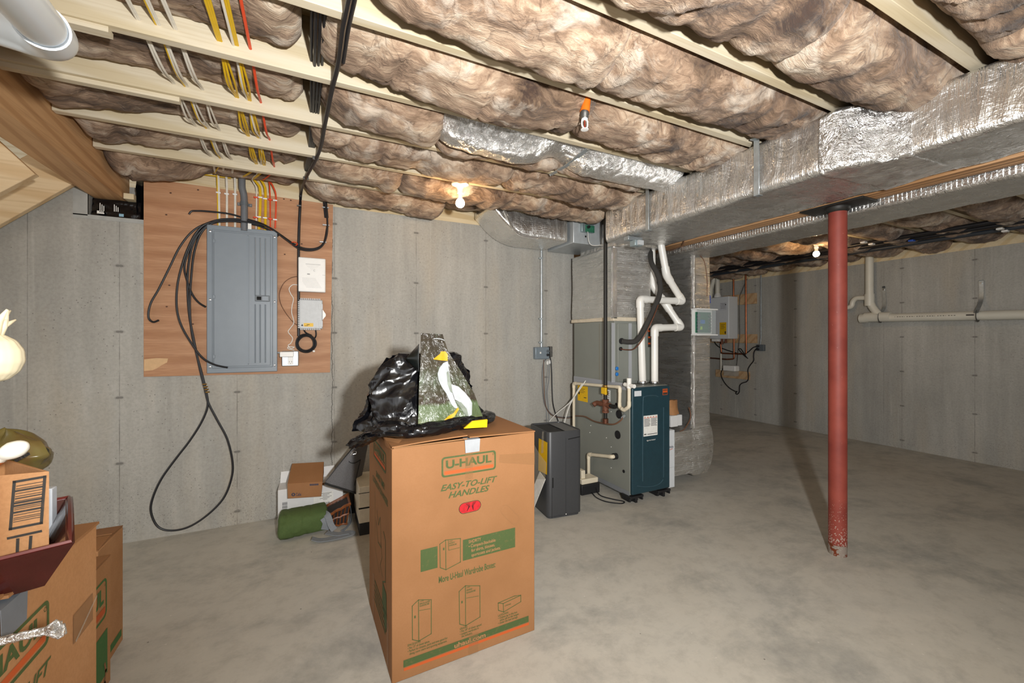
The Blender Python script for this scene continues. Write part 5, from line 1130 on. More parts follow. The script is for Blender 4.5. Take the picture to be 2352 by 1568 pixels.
# smaller moving boxes behind
def carton(label, x0, x1, y0, y1, H, group='cardboard cartons at lower left', m='card2'):
    o = thing('moving_box', label, 'box', ((x0+x1)/2, (y0+y1)/2, 0), group)
    obj('carton', MB().box(x0, x1, y0, y1, 0, H), M[m], o, bev=.003); ym = (y0+y1)/2
    obj('flap', MB().prism([(x0,y0,H+.001),(x1,y0,H+.001),(x1,ym-.006,H+.012),(x0,ym-.006,H+.012)], (0,0,.004)), M['card'], o); obj('flap', MB().prism([(x0,ym+.004,H+.014),(x1,ym+.004,H+.014),(x1,y1,H+.001),(x0,y1,H+.001)], (0,0,.004)), M['card'], o)
    return o
b2 = carton('cardboard carton with green and orange logo just behind the lower left box', -1.16, -.70, 1.68, 2.137, .485)
FX = Face(V(-.70, 1.68, 0), V(0,1,0), V(0,0,1))
logo(FX, b2, .11, .275, .42, .425, M['green2'], M['orange']); mb = MB(); FX.rect(mb, .08, .055, .425, .225); obj('green_patch', mb, M['green2'], b2); mb = MB(); FX.line(mb, [(.40,.10),(.41,.07),(.40,.03),(.415,.01)], .012, h=.002); obj('torn_spot', mb, M['card_in'], b2)
b3 = carton('plain cardboard carton standing behind the logo carton near the wall', -1.10, -.745, 2.16, 2.40, .50)
FX = Face(V(-.745, 2.16, 0), V(0,1,0), V(0,0,1)); mb = MB(); FX.text(mb, 'LARGE', .05, .22, .06, rot=R(90), bold=.02); FX.rect(mb, .02, .03, .22, .06); obj('side_text', mb, M['green2'], b3)
# red-brown tray with a carton standing in it
P1 = onZ(172, 1245, .985); d = V(-.93, -.36, 0).normalized(); q = V(-.36, .93, 0).normalized()
o = thing('wooden_tray', 'dark red wooden tray with sloping sides on top of the lower left box', 'tray', P1+d*.24+q*.16-V(0,0,.075))
def trayring(off, z, arch=0): 
    L, W_ = .48, .30; pts = []
    c = [(0+off, 0+off), (L-off, 0+off), (L-off, W_-off), (0+off, W_-off)]
    for i in range(4):
        a, b = c[i], c[(i+1) % 4]
        for k in range(8): t = k/8; pts.append(P1+d*(a[0]+(b[0]-a[0])*t)+q*(a[1]+(b[1]-a[1])*t)+V(0,0,z+(arch*math.sin(math.pi*t) if i in (1, 3) else 0)))
    return pts
r0, r1, r2, r3 = trayring(.035, -.073), trayring(0, 0, .018), trayring(.011, 0, .018), trayring(.044, -.062)
mb = MB().loft([r0, r1, r2, r3]); obj('body', mb, M['mahogany'], o)
lip = MB(); n = len(r1)
obj('worn_rim', MB().tube([(a+b)/2+V(0,0,.001) for a, b in zip(r1, r2)], .0042, 6, closed=True), M['mahogany_lip'], o, smooth=True)
Pr, Pl = onD(113, 1082, .735), onD(0, 1092, .712); dr = (Pl-Pr); dr.z = 0; dr.normalize(); bk = (onD(0, 1072, .765)-Pr); bk.z = 0; bk.normalize(); bk = (bk+FW*.25-RT*.1).normalized(); zt = Pr.z; zb = .925
A = Pr; mb = MB()
o = thing('shipping_carton', 'cardboard carton with a big barcode frame standing in the red tray', 'box', V(A.x, A.y, zb)+dr*.15+bk*.1)
base = [V(A.x,A.y,zb), V(A.x,A.y,zb)+dr*.32, V(A.x,A.y,zb)+dr*.32+bk*.17, V(A.x,A.y,zb)+bk*.17]
mbx = MB(); h = V(0,0,zt-zb); inn = [p+h for p in base]; c0 = sum(base, Vector())/4
i2 = [p+h+(c0-p).normalized()*.006 for p in base]
mbx.add(base+inn+i2+[p-V(0,0,.08) for p in i2], [(0,3,2,1)]+[(i,(i+1)%4,4+(i+1)%4,4+i) for i in range(4)]+[(4+i,4+(i+1)%4,8+(i+1)%4,8+i) for i in range(4)]+[(8+i,8+(i+1)%4,12+(i+1)%4,12+i) for i in range(4)]+[(12,13,14,15)])
obj('carton', mbx, M['card2'], o, bev=.002)
FBc = Face(V(A.x, A.y, zb)+dr*.32, -dr, V(0,0,1)); mb = MB(); U = FBc.uv
fr = [U(34,1106), U(104,1094), U(96,1200), U(25,1214)]; FBc.line(mb, fr, .0042, True)
random.seed(3); s = .10
while s < .90:
    w = random.choice((.0012,.0012,.002,.0032)); l0 = Vector(fr[0]).lerp(Vector(fr[3]), s); l1 = Vector(fr[1]).lerp(Vector(fr[2]), s); FBc.line(mb, [l0.lerp(l1, .09), l0.lerp(l1, .93)], w); s += random.choice((.035,.045,.06))
FBc.line(mb, [U(21,1235), U(94,1219)], .0042); FBc.line(mb, [U(42,1238), U(41,1266)], .0042); FBc.line(mb, [U(72,1232), U(70,1260)], .0042)
obj('barcode_print', mb, M['ink'], o)
P = onD(110, 1160, .84); obj('gray_folder', MB().box(P.x-.10, P.x+.006, P.y, P.y+.02, .93, P.z+.033), plain('pale_gray_board', '#b7bcc2', .5), bev=.002, label='thin pale gray board edge standing behind the barcode carton', cat='board')
# tinted plastic bag
def bagg(a, b):
    u = -70+165*b*.0+(-70+a*165)*.0; t = 2*math.pi*a; c0 = onD(12, 1030, .93); r1_ = RT; 
    k = 1+.22*nz(math.cos(t)*1.5, math.sin(t)*1.5, b*2+3)
    w = .088*math.sin(math.pi*min(1, .18+.82*b))**.6*k
    return c0+r1_*(w*math.cos(t)*1.0)+FW*(w*.6*math.sin(t))+V(0,0,-.055+.095*b+.012*nz(a*7, b*5, 1))
mb = MB().grid(bagg, 40, 16); mb.poly([bagg(i/40, 1) for i in range(40)]); mb.poly([bagg(i/40, 0) for i in range(40)])
o = obj('plastic_bag', mb, M['brownbag'], smooth='all', label='brownish translucent plastic bag behind the barcode carton at left edge', cat='bag')
FBg = Face(onD(12, 1045, .84), RT, V(0,0,1)); mb = MB(); a, b = FBg.uv(28, 1046)
FBg.text(mb, 'MUNICIPAL', a-.005, b, .017, rot=.55, bold=.02); FBg.text(mb, 'RECYCLING', a, b-.014, .015, rot=.55, bold=.02); FBg.line(mb, [FBg.uv(40,1056), FBg.uv(67,1042)], .006); obj('printed_words', mb, M['ink'], o)
# white spoon with an amber handle
S0, S1 = onD(-60, 1082, .66), onD(60, 1018, .67); ax = (S1-S0).normalized(); up_ = V(0,0,1)-ax*ax.z; up_.normalize()
o = thing('ladle', 'white glazed ladle with an amber handle lying across the barcode carton', 'ladle', S0)
L = (S1-S0).length
obj('bowl', MB().tube([S0+ax*(L*t) for t in (.47,.50,.55,.62,.70,.80,.90,.97,1.0)], .02, 16, rads=[.011,.0125,.0105,.0135,.0165,.0175,.0135,.007,.001], flat=.8), M['spoon'], o, smooth='all')
obj('handle', MB().tube([S0+ax*(L*t) for t in (0,.2,.4,.48)], .012, 14, rads=[.009,.011,.012,.010]), M['handle'], o, smooth=True)
# ceramic pineapple finial on a thin stem
c = onD(-16, 822, .70); o = thing('pineapple_ornament', 'cream ceramic pineapple ornament on a thin stem at the left edge', 'ornament', V(c.x, c.y, .915))
def pine(a, b):
    t = 2*math.pi*a; ph = math.pi*b; k = 1+.018*math.sin(9*t+14*b*1.5)*math.sin(9*t-14*b*1.5)
    return (c.x+.036*k*math.sin(ph)*math.cos(t), c.y+.036*k*math.sin(ph)*math.sin(t), c.z-.041*k*math.cos(ph))
obj('fruit', MB().grid(pine, 60, 40), M['ceramic'], o, smooth='all'); mb = MB()
for i in range(12):
    t = i*2.4; h_ = .03+.008*(i % 3); dx, dy = math.cos(t), math.sin(t); mb.tube([c+V(dx*.006,dy*.006,.036), c+V(dx*.012,dy*.012,.036+h_*.6), c+V(dx*(.016+.012*(i % 2)),dy*(.016+.012*(i % 2)),.036+h_)], .005, 8, rads=[.006,.0055,.0015])
obj('leaf_crown', mb, M['ceramic'], o, smooth='all'); obj('stem', MB().cyl(V(c.x,c.y,.925), c-V(0,0,.038), .0065, 12), M['ceramic'], o, smooth=True); obj('foot', MB().lathe(V(c.x,c.y,.9255), [(.03,0),(.03,.004),(.012,.012),(.007,.03)], seg=20), M['ceramic'], o, smooth=True)
# foil-wrapped rod
A, B = onD(-330, 1548, .56), onD(122, 1444, .60); o = thing('wrapped_rod', 'thin rod wrapped in silver white paper crossing the lower left box', 'rod', A)
obj('shaft', MB().tube([A+(B-A)*(i/40)+V(0,0,.0008*math.sin(i*2.3)) for i in range(41)], .0058, 10), M['silverfoil'], o, smooth='all')
mb = MB()
for k, (u, v) in enumerate(((136,1437), (143,1461), (132,1452))): e_ = onD(u, v, .605); mb.tube([B-(B-A)*.03, B.lerp(e_, .5)+V(0,.002*k,.002), e_], .008, 9, rads=[.0065,.0095,.0055])
obj('crumpled_tip', mb, M['silverfoil'], o, smooth='all')

# ================================================================ BAGS ON THE WARDROBE BOX
ZT = .925; yc = 1.93; cb = onY(977, 900, yc)
def half(z):   # silhouette: half width and centre shift by height
    T = [(0,.295,.0), (.03,.29,.0), (.07,.262,-.012), (.15,.252,-.02), (.215,.222,-.02), (.27,.195,-.012), (.315,.17,-.006), (.335,.15,-.002), (.33,.07,0)]
    return T
def bagfn2(a, b):
    T = half(0); f = b*(len(T)-1); i = min(int(f), len(T)-2); t = f-i; h_, w, cx = (T[i][k]+(T[i+1][k]-T[i][k])*t for k in range(3))
    th = 2*math.pi*a; dx, dy = math.cos(th), math.sin(th); P = Vector((w*dx, w*.62*dy, h_))
    q = P+Vector((nz(P.x, P.y, P.z, 4), nz(P.x+3, P.y, P.z, 4), nz(P.x, P.y+5, P.z, 4)))*.05
    r1_ = 1-abs(nz(q.x+.7*q.z, q.y, q.z*.45+2, 6)); r2_ = 1-abs(nz(q.x-.5*q.z, q.y, q.z*.6+5, 11)); r3_ = 1-abs(nz(q.x+.4*q.z, q.y, q.z*.8, 19))
    d = .07*(r1_-.75)+.034*(r2_**3-.45)+.012*(r3_**3-.45); d = max(-.06, min(.03, d))
    k = 1+d/max(w, .12) if b < .97 else 1
    z = ZT+h_+(.02*(r1_-.7) if b > .75 else .012*nz(dx*2, dy*2, b*3+1, 2)*min(1, b*6))
    return (cb.x+cx+w*k*dx, yc+w*.60*k*dy+(.03 if dy < 0 else 0), max(z, ZT-.001))
mb = MB().grid(bagfn2, 150, 80); mb.poly([bagfn2(i/150, 1) for i in range(150)]); mb.poly([bagfn2(i/150, 0) for i in range(150)])
o = thing('trash_bag', 'shiny crumpled black plastic bag heaped on the tall moving box', 'bag', (cb.x, yc, ZT)); obj('bag_heap', mb, M['trash'], o, smooth=True, ang=28)
def hem(pts, r, seed, fl=.8):
    mb = MB(); P = smooth_path(pts, 14); n = len(P); rings = []
    for i in range(n):
        t = (P[min(i+1, n-1)]-P[max(0, i-1)]).normalized(); a = t.cross(V(0,0,1)).normalized(); b = t.cross(a); e = min(1, min(i, n-1-i)/8+.25)
        ring = []
        for k in range(28):
            th = 2*math.pi*k/28; q = V(i*.09, math.cos(th)*1.1+seed, math.sin(th)*1.1); g = 1+.32*nz(q.x*.7, q.y, q.z, 1)-.22*max(0, 1-abs(nz(q.x*.6, q.y*1.5, q.z*1.5, 1))*5)+.05*nz(q.x*1.5, q.y*2, q.z*2, 1)
            p = P[i]+(a*math.cos(th)*1.5+b*math.sin(th)*fl)*r*e*g; p.z = max(p.z, ZT+.0) if seed != 6 or p.x > BL.x+.0 else p.z; ring.append(p)
        rings.append(ring)
    return mb.loft(rings)
obj('rolled_edge', hem([onY(846,1000,1.86), onY(868,990,1.78), onY(900,988,1.73), onY(945,990,1.70), onY(990,985,1.69), onY(1045,976,1.72), onY(1085,968,1.76), onY(1116,962,1.83), onY(1122,952,1.95)], .025, 2, 1.15), M['trash'], o, smooth=True, ang=40)
obj('drooping_corner', hem([onY(930,975,1.80), onY(895,978,1.78), onY(870,990,1.79), onY(852,1000,1.83), onY(842,1010,1.87)+V(-.012,0,0), onY(834,1020,1.90)+V(-.02,0,0)], .045, 6, .45), M['trash'], o, smooth=True, ang=40)
mb = MB().prism([onY(1066,984,1.672), onY(1119,981,1.70), onY(1120,963,1.712), onY(1086,967,1.69)], (0,.012,0)); obj('yellow_card', mb, plain('bright_yellow', '#efc414', .45, 0, .03), label='bright yellow card poking out under the right end of the black bag', cat='card', bev=.001)
# printed bird bag
Lb = [(957.7,971), (958.5,950), (960,900), (962,850), (963,810), (964,764.5)]; Rb = [(1110,958), (1101,938), (1086,903), (1054,850), (1026,808), (1013,767.5)]
def edge(T, b):
    f = b*(len(T)-1); i = min(int(f), len(T)-2); t = f-i; return (T[i][0]+(T[i+1][0]-T[i][0])*t, T[i][1]+(T[i+1][1]-T[i][1])*t)
def bw(u, v): return .010*nz(u*.02, v*.013, 3)+.005*abs(nz(u*.05, v*.02, 8))
def bird_y(v): return 1.755+.11*max(0, (970-v)/205)
def birdp(u, v, off=0): 
    p = onY(u, v, bird_y(v)+.0); p.y += bw(u, v)-off-(.03*math.cos((u-1010)/70.) if True else 0); return p
def bfront(a, b): (l, lv), (r, rv) = edge(Lb, b), edge(Rb, b); return birdp(l+(r-l)*a, lv+(rv-lv)*a)
o = thing('picture_bag', 'empty printed bag showing a white bird with a yellow beak, standing against the black bag', 'bag', (onY(1030,965,1.75).x, 1.76, ZT))
g = MB().grid(bfront, 40, 60); n0 = len(g.v); g.grid(lambda a, b: bfront(a, b)+V(-.0, .045*math.sin(math.pi*a)+.004, 0), 40, 60)
obj('bag_sides', g, M['birdbag'], o, smooth='all')
g = MB().grid(lambda a, b: (lambda p: p)(onY(*[(962+(931-962)*a), 958-(958-800)*b+(70 if False else 0)*a+ (20*a if b > .5 else 0)], 1.80+.05*a)), 10, 16)
mb = MB().grid(lambda a, b: onY(961.5-30*a*(1-abs(2*b-1)), 855-(855-790)*b-(0)*a, 1.775+.06*a), 8, 14); obj('folded_gusset', mb, plain('teal_black', '#0b1211', .3), o, smooth='all').modifiers.new('t', 'SOLIDIFY').thickness = .002
def shape(name, pts, m, off, h=6):
    Q = [(820+x/4.9, 740+y/4.9) for x, y in pts]; n = len(Q); dense = []
    for i in range(n):
        a, b = Q[i], Q[(i+1) % n]
        for k in range(4): dense.append((a[0]+(b[0]-a[0])*k/4, a[1]+(b[1]-a[1])*k/4))
    bm = bmesh.new(); vs = [bm.verts.new((x, y, 0)) for x, y in dense]; f = bm.faces.new(vs); bmesh.ops.triangulate(bm, faces=[f])
    for _ in range(2): bmesh.ops.subdivide_edges(bm, edges=[e for e in bm.edges if e.calc_length() > 5], cuts=1); bmesh.ops.triangulate(bm, faces=bm.faces[:])
    bm.verts.index_update(); mb = MB().add([birdp(v.co.x, v.co.y, off) for v in bm.verts], [[v.index for v in fc.verts] for fc in bm.faces]); bm.free()
    return obj(name, mb, m, o, smooth='all')
shape('bird_body', [(905,510),(950,455),(1000,435),(1018,545),(1035,680),(1060,810),(1090,900),(1120,960),(1075,950),(1040,910),(990,800),(935,720),(895,640),(885,570)], M['bird_w'], .003)
shape('bird_wing', [(1030,685),(1120,715),(1190,780),(1250,855),(1275,900),(1272,1030),(1240,1050),(1215,1000),(1160,900),(1080,860),(1050,760)], M['bird_w'], .0042)
shape('tail_feathers', [(1080,870),(1150,890),(1210,960),(1235,1045),(1200,1040),(1140,950)], M['bird_g'], .0055); shape('wing_shadow', [(985,560),(1005,540),(1040,690),(1055,790),(1030,770),(1000,690)], M['bird_g'], .0055)
shape('bird_beak', [(835,412),(915,352),(925,325),(975,325),(998,355),(998,430),(930,425)], M['bird_y'], .0042); shape('bird_leg', [(1110,945),(1125,965),(1070,1045),(1015,1080),(955,1083),(1000,1045),(1060,1010)], M['bird_y'], .0055)
shape('white_line', [(838,180),(880,178),(930,185),(962,198),(960,204),(925,192),(880,186),(840,187)], M['bird_w'], .004)

# ================================================================ CLUTTER BY THE PANEL WALL
yf = 3.33; A, B = onY(638, 1126, yf), onY(788, 1126, yf); zt = A.z; bl_, br_ = A.x, B.x
o = thing('white_carton', 'white cardboard carton with shipping labels standing against the panel wall', 'box', ((bl_+br_)/2, 3.41, 0))
obj('carton', MB().prism([(bl_,yf,.0),(br_,yf,.0),(br_,yf,zt-.03),(br_-.04,yf,zt+.005),(bl_,yf,zt+.0)], (0,.165,0)), M['whitebox'], o, bev=.004)
obj('raised_flap', MB().prism([(bl_+.005,3.49,zt),(br_-.05,3.49,zt),(br_-.05,3.515,zt+.075),(bl_+.01,3.515,zt+.075)], (0,.004,0)), M['whitebox'], o)
obj('brown_lip', MB().box(bl_+.25, br_-.06, yf-.001, yf+.004, zt-.006, zt+.008), M['card_in'], o)
FW_ = Face((bl_, yf, 0), (1,0,0), (0,0,1)); mb = MB(); a, b = FW_.uv(655, 1163); random.seed(5)
for i in range(22): FW_.rect(mb, a-.018, b-.032+i*.003, a+.014, b-.032+i*.003+random.choice((.001,.002)))
a, b = FW_.uv(745, 1157); x = a-.05
while x < a+.035: w = random.choice((.001,.0018,.003)); FW_.rect(mb, x, b-.018, x+w, b+.012, .002); x += w+random.choice((.0015,.0025))
a, b = FW_.uv(750, 1138)
for i in range(6): FW_.rect(mb, a-.045+.02*(i % 2), b+.02-i*.009, a+.035-.015*(i % 3), b+.0225-i*.009, .002)
obj('barcode_print', mb, M['ink'], o); mb = MB(); a, b = FW_.uv(745, 1145); FW_.rect(mb, a-.07, b-.05, a+.06, b+.05, .0008); obj('paper_label', mb, M['label_w'], o)
# brown carton leaning on it
yq = 3.255
P = [onY(661,1145,yq), onY(738,1140,yq), onY(741,1106,yq+.005), onY(660,1111,yq+.005), onY(671,1064,3.46), onY(744,1060,3.46), onY(649,1147,yq+.07), onY(742,1142,3.32)]
o = thing('brown_carton', 'small brown carton lying tilted on top of the white carton', 'box', (P[0]+P[1])/2)
mb = MB(); E = [P[0], P[1], P[2], P[3], P[4]-V(0,0,.0), P[5], P[4]-V(.02,0,.085), P[5]-V(0,0,.085)]
mb.add(E, [(0,1,2,3),(3,2,5,4),(0,3,4,6),(1,7,5,2),(4,5,7,6),(0,6,7,1)]); obj('carton', mb, M['card'], o, bev=.002)
n1 = (P[1]-P[0]).normalized(); FCx = Face(P[0], n1, (P[3]-P[0])); mb = MB(); L = (P[1]-P[0]).length; Hh = (P[3]-P[0]).length
ftext(FCx, mb, 'Calix', L*.24, L*.40, Hh*.15, Hh*.36, .02); ring(FCx, mb, [(L*.165+.012*math.cos(t), Hh*.26+.012*math.sin(t)) for t in [k*.5236 for k in range(12)]], [(L*.165+.005*math.cos(t), Hh*.26+.005*math.sin(t)) for t in [k*.5236 for k in range(12)]])
for i in range(6): FCx.rect(mb, L*(.66+.045*i), Hh*.80, L*(.66+.045*i)+.008, Hh*.92); 
obj('printed_logo', mb, M['ink_blue'], o)
FCt = Face(P[3], n1, (P[4]-P[3])); mb = MB(); H2 = (P[4]-P[3]).length
FCt.poly(mb, [(L*.42,H2*.74),(L*.45,H2*.80),(L*.52,H2*.82),(L*.59,H2*.80),(L*.62,H2*.75),(L*.57,H2*.76),(L*.52,H2*.78),(L*.47,H2*.76)], .002)
for i in range(4): FCt.rect(mb, L*.45, H2*(.50+.055*i), L*(.52+.02*(i % 2)), H2*(.53+.055*i), .002)
FCt.rect(mb, L*.55, H2*.56, L*.58, H2*.63, .002); obj('printed_symbol', mb, M['ink_blue'], o)
# green canvas bag
def canv(a, b):
    s = a; x0, x1 = onY(640,1210,3.2).x, onY(752,1205,3.2).x; x = x0+(x1-x0)*s; th = 2*math.pi*b
    e = min(1, min(s, 1-s)/.07); k = .55+.45*math.sqrt(max(0, 1-(1-e)**2)); cx, sx = math.cos(th), math.sin(th)
    ry, rz = .115*k, .078*k; pw_ = .72; yy = math.copysign(abs(cx)**pw_, cx)*ry; zz = math.copysign(abs(sx)**pw_, sx)*rz
    f = 1+.09*fbm(x*2, cx, sx, 2.3, 3)-.05*max(0, 1-abs(nz(x*9, cx*.8, sx*.8, 1.3))*5)
    return (x+.008*nz(cx, sx, s*9), 3.185+yy*f+.04*(s-.5), max(.003, .082+zz*f))
mb = MB().grid(canv, 64, 44); mb.poly([canv(0, i/44) for i in range(44)]); mb.poly([canv(1, i/44) for i in range(44)])
o = thing('duffel_bag', 'olive green canvas bag lying on the floor in front of the white carton', 'bag', (onY(695,1210,3.2).x, 3.18, 0)); obj('canvas_body', mb, M['canvas'], o, smooth='all')
def strapm(pts, w, t=.004, up=(0,0,1)): 
    P = smooth_path(pts, 8); mb = MB(); n = len(P); rings = []
    for i in range(n):
        tt = (P[min(i+1, n-1)]-P[max(0, i-1)]).normalized(); a = tt.cross(Vector(up)); a = a.normalized() if a.length > 1e-3 else V(0,1,0); b = tt.cross(a).normalized(); rings.append([P[i]+a*w/2+b*t/2, P[i]-a*w/2+b*t/2, P[i]-a*w/2-b*t/2, P[i]+a*w/2-b*t/2])
    return mb.loft(rings)
obj('shoulder_strap', strapm([onY(741,1178,3.15), onY(752,1183,3.09), onY(760,1205,3.06), onY(768,1217,3.04)], .04, up=(.3,-1,.2)), M['strap'], o, smooth=True)
obj('shoulder_strap', strapm([onZ(716,1236,.03), onZ(735,1240,.012), onZ(765,1236,.012), onZ(795,1229,.014), onZ(808,1224,.016), onZ(800,1222,.02), onZ(775,1226,.018), onZ(750,1222,.03)], .05), M['strap'], o, smooth=True)
obj('side_patch', strapm([onY(744,1188,3.09), onY(750,1200,3.08), onY(746,1216,3.085)], .05, up=(0,-1,.3)), M['strap'], o, smooth=True)
cpt = [onY(641,1219,3.068), onY(652,1217,3.066), onY(652,1230,3.066), onY(645,1229,3.067), onY(640,1224,3.068)]; obj('gray_tag', MB().prism(cpt, (0,.008,0)), M['strap'], o)
obj('strap_loop', strapm([onY(800,1150,3.33), onY(806,1170,3.28), onY(806,1195,3.2), onY(798,1213,3.12), onY(785,1222,3.05)], .03, up=(1,0,.2)), M['strap'], o, smooth=True)
# wicker basket
bx0, bx1 = onY(748,1218,3.16).x, onY(796,1212,3.16).x; bz1a, bz1b = onY(757,1180,3.16).z, onY(804,1152,3.16).z
o = thing('wicker_basket', 'openwork brown wicker basket with a dark lining, right of the green bag', 'basket', ((bx0+bx1)/2, 3.22, 0))
def bk_(s, t, y): return V(bx0+(bx1-bx0)*s+(.02*s)*t, y-.03*t if y < 3.2 else y+.03*t, .012+(bz1a+(bz1b-bz1a)*s-.012)*t)
obj('lining', MB().add([bk_(.03,.02,3.17),bk_(.97,.02,3.17),bk_(.97,.02,3.27),bk_(.03,.02,3.27),bk_(.03,.93,3.17),bk_(.97,.93,3.17),bk_(.97,.93,3.27),bk_(.03,.93,3.27)], [(0,3,2,1),(4,5,6,7),(0,1,5,4),(1,2,6,5),(2,3,7,6),(3,0,4,7)]), M['liner'], o)
for y in (3.16, 3.28):
    for i in range(7): s = i/6; obj('cane', MB().tube([bk_(s,0,y), bk_(s,.5,y)+V(.003*math.sin(i),0,0), bk_(s,1,y)], .0042, 7), M['wicker'], o, smooth=True)
for t, r in ((.03,.007), (.5,.005), (.53,.005), (.97,.008), (1.02,.007)):
    lp = [bk_(i/8,t,3.16)+V(0,-.004,.004*math.sin(i*2.2)) for i in range(9)]+[bk_(1-i/8,t,3.28)+V(0,.004,0) for i in range(9)]; obj('woven_band', MB().tube(lp, r, 7, closed=True), M['wicker'], o, smooth=True)
# gray felt tote
def felt(a, b, back=0):
    top = (808+40*a, 1032-28*a); bot = (746+78*a, 1109+24*a-12*(2*a-1)**2*0); u = bot[0]+(top[0]-bot[0])*b; v = bot[1]+(top[1]-bot[1])*b
    p = onY(u, v, 3.10+.10*b*0+.10*a*a-.035*math.sin(math.pi*a)*(1-.4*b)); p.y += back*.03+.008*nz(u*.06, v*.04, 2); return p
g = MB().grid(lambda a, b: felt(a, b), 24, 30); g.grid(lambda a, b: felt(a, b, 1+2.2*math.sin(math.pi*a)), 24, 30)
o = thing('felt_tote', 'gray felt tote with a dark hem flopped over the white carton', 'bag', felt(.5, 0)); obj('panel', g, M['felt'], o, smooth='all')
obj('dark_hem', MB().tube([felt(i/20, 0)+V(0,-.002,-.002) for i in range(21)], .0075, 8), M['felt_trim'], o, smooth=True)
obj('pocket_seam', MB().tube([felt(.3+.5*i/16, .62-.06*math.sin(i/16*3.1))+V(0,-.004,0) for i in range(17)]+[felt(.8+.03*i/6, .62-.5*i/6)+V(0,-.004,0) for i in range(7)], .0025, 6), M['felt_trim'], o, smooth=True)
obj('metal_clasp', MB().tube(smooth_path([onY(806,1045,3.06), onY(810,1038,3.055), onY(817,1036,3.055), onY(818,1041,3.055), onY(811,1043,3.055)], 5), .003, 7), M['chrome'], o, smooth=True)
obj('turned_cuff', MB().grid(lambda a, b: onY(812+34*a, 1030-22*a-12*b, 3.05+.12*a-.02*b), 8, 4), M['felt'], o).modifiers.new('t', 'SOLIDIFY').thickness = .02
# ivory drawer unit, mostly hidden behind the tall box
yv = 2.95; A = onY(824.5, 1119, yv); Bz = onY(824.5, 1203, yv).z
o = thing('drawer_unit', 'ivory drawer unit on a black base peeking out behind the tall box', 'drawer unit', (A.x+.15, yv+.15, 0))
obj('body', MB().box(A.x, A.x+.30, yv, yv+.33, Bz, A.z), M['ivory'], o, bev=.004); obj('base', MB().box(A.x+.004, A.x+.296, yv+.004, yv+.32, 0, Bz-.001), M['blackp'], o, bev=.003)
zz = onY(825,1168,yv).z; obj('drawer_gap', MB().box(A.x-.001, A.x+.301, yv-.001, yv+.01, zz-.006, zz+.004).box(A.x-.001, A.x+.301, yv-.001, yv+.01, A.z-.045, A.z-.041), M['hole'], o)
obj('black_case', MB().prism([onY(803,1200,3.36)*1.0, onY(828,1192,3.36), onY(828,1120,3.36), onY(806,1138,3.36)], (0,.12,0)), M['felt_trim'], bev=.006, label='black soft case in the gap between basket and drawer unit', cat='case')
# dehumidifier
A = onZ(1258, 1194, 0); Bp = onZ(1334, 1181, 0); Cc = onZ(1222, 1160, 0); xd = (Bp-A); Wd = xd.length+.01; xd.normalize(); nd = V(-xd.y, xd.x, 0); Dd = .345; Hd = .64
o = thing('dehumidifier', 'charcoal plastic dehumidifier standing between the tall box and the furnace', 'dehumidifier', A+xd*Wd/2+nd*Dd/2)
def rr(off, z): return [A+xd*a+nd*b+V(0,0,z) for a, b in rrect(off, off, Wd-off, Dd-off, .035-off*.5, 6)]
mb = MB().loft([rr(.012, 0), rr(.012, .012), rr(.0, .02), rr(0, Hd-.006), rr(.003, Hd), rr(.009, Hd), rr(.012, Hd-.012)])
obj('shell', mb, M['dehum'], o, smooth=True, ang=30)
FD = Face(A, xd, V(0,0,1)); FLd = Face(A+nd*Dd, -nd, V(0,0,1)); FTp = Face(A+V(0,0,Hd-.011), xd, nd)
mb = MB(); FTp.rect(mb, .015, .03, Wd*.52, Dd-.03, .001); obj('top_grille', mb, M['dehum_in'], o); mb = MB(); FTp.poly(mb, [(Wd*.55,.02),(Wd-.016,.03),(Wd-.016,Dd-.03),(Wd*.55,Dd-.02)], .006); obj('control_strip', mb, plain('strip_gray', '#5b5d5f', .35), o)
for i in range(9): pass
mb = MB()
for i in range(8): FTp.rect(mb, .02, .04+i*.034, Wd*.51, .046+i*.034, .004)
obj('grille_bar', mb, M['blackp'], o)['kind'] = 'stuff'
mb = MB(); FD.line(mb, [(Wd*.60, Hd-.062),(Wd*.93, Hd-.052)], .007); FD.line(mb, [(Wd*.145,.235),(Wd*.145,.30)], .010); obj('finger_slot', mb, M['hole'], o); mb = MB(); FD.line(mb, [(Wd*.12,.012),(Wd*.12,.235)], .002); FD.line(mb, [(Wd*.52,.02),(Wd*.52,Hd-.05)], .0012); obj('panel_gap', mb, M['dehum_in'], o)
mb = MB(); a, b = FD.uv(1300,1183); FD.poly(mb, [(a+.005*math.cos(t*.8), .022+.004*math.sin(t*.8)) for t in range(8)]); obj('indicator', mb, M['label_w'], o)
ua, ub = FLd.uv(1238,1006), FLd.uv(1258,1016); uc, ud = FLd.uv(1257,1090), FLd.uv(1237,1080); mb = MB(); FLd.poly(mb, [ud, uc, ub, ua], .002); tg = obj('yellow_tag', mb, M['label_y'], o)
mb = MB(); P_ = [FLd.p(*FLd.uv(1246,1082), .02), FLd.p(*FLd.uv(1262,1099), .03), FLd.p(*FLd.uv(1243,1165), .06), FLd.p(*FLd.uv(1231,1140), .055)]; mb.add(P_+[p+FLd.n*.004 for p in P_], [(0,1,2,3),(7,6,5,4),(0,4,5,1),(1,5,6,2),(2,6,7,3),(3,7,4,0)]); bk2 = obj('hanging_booklet', mb, M['label_w'], o)
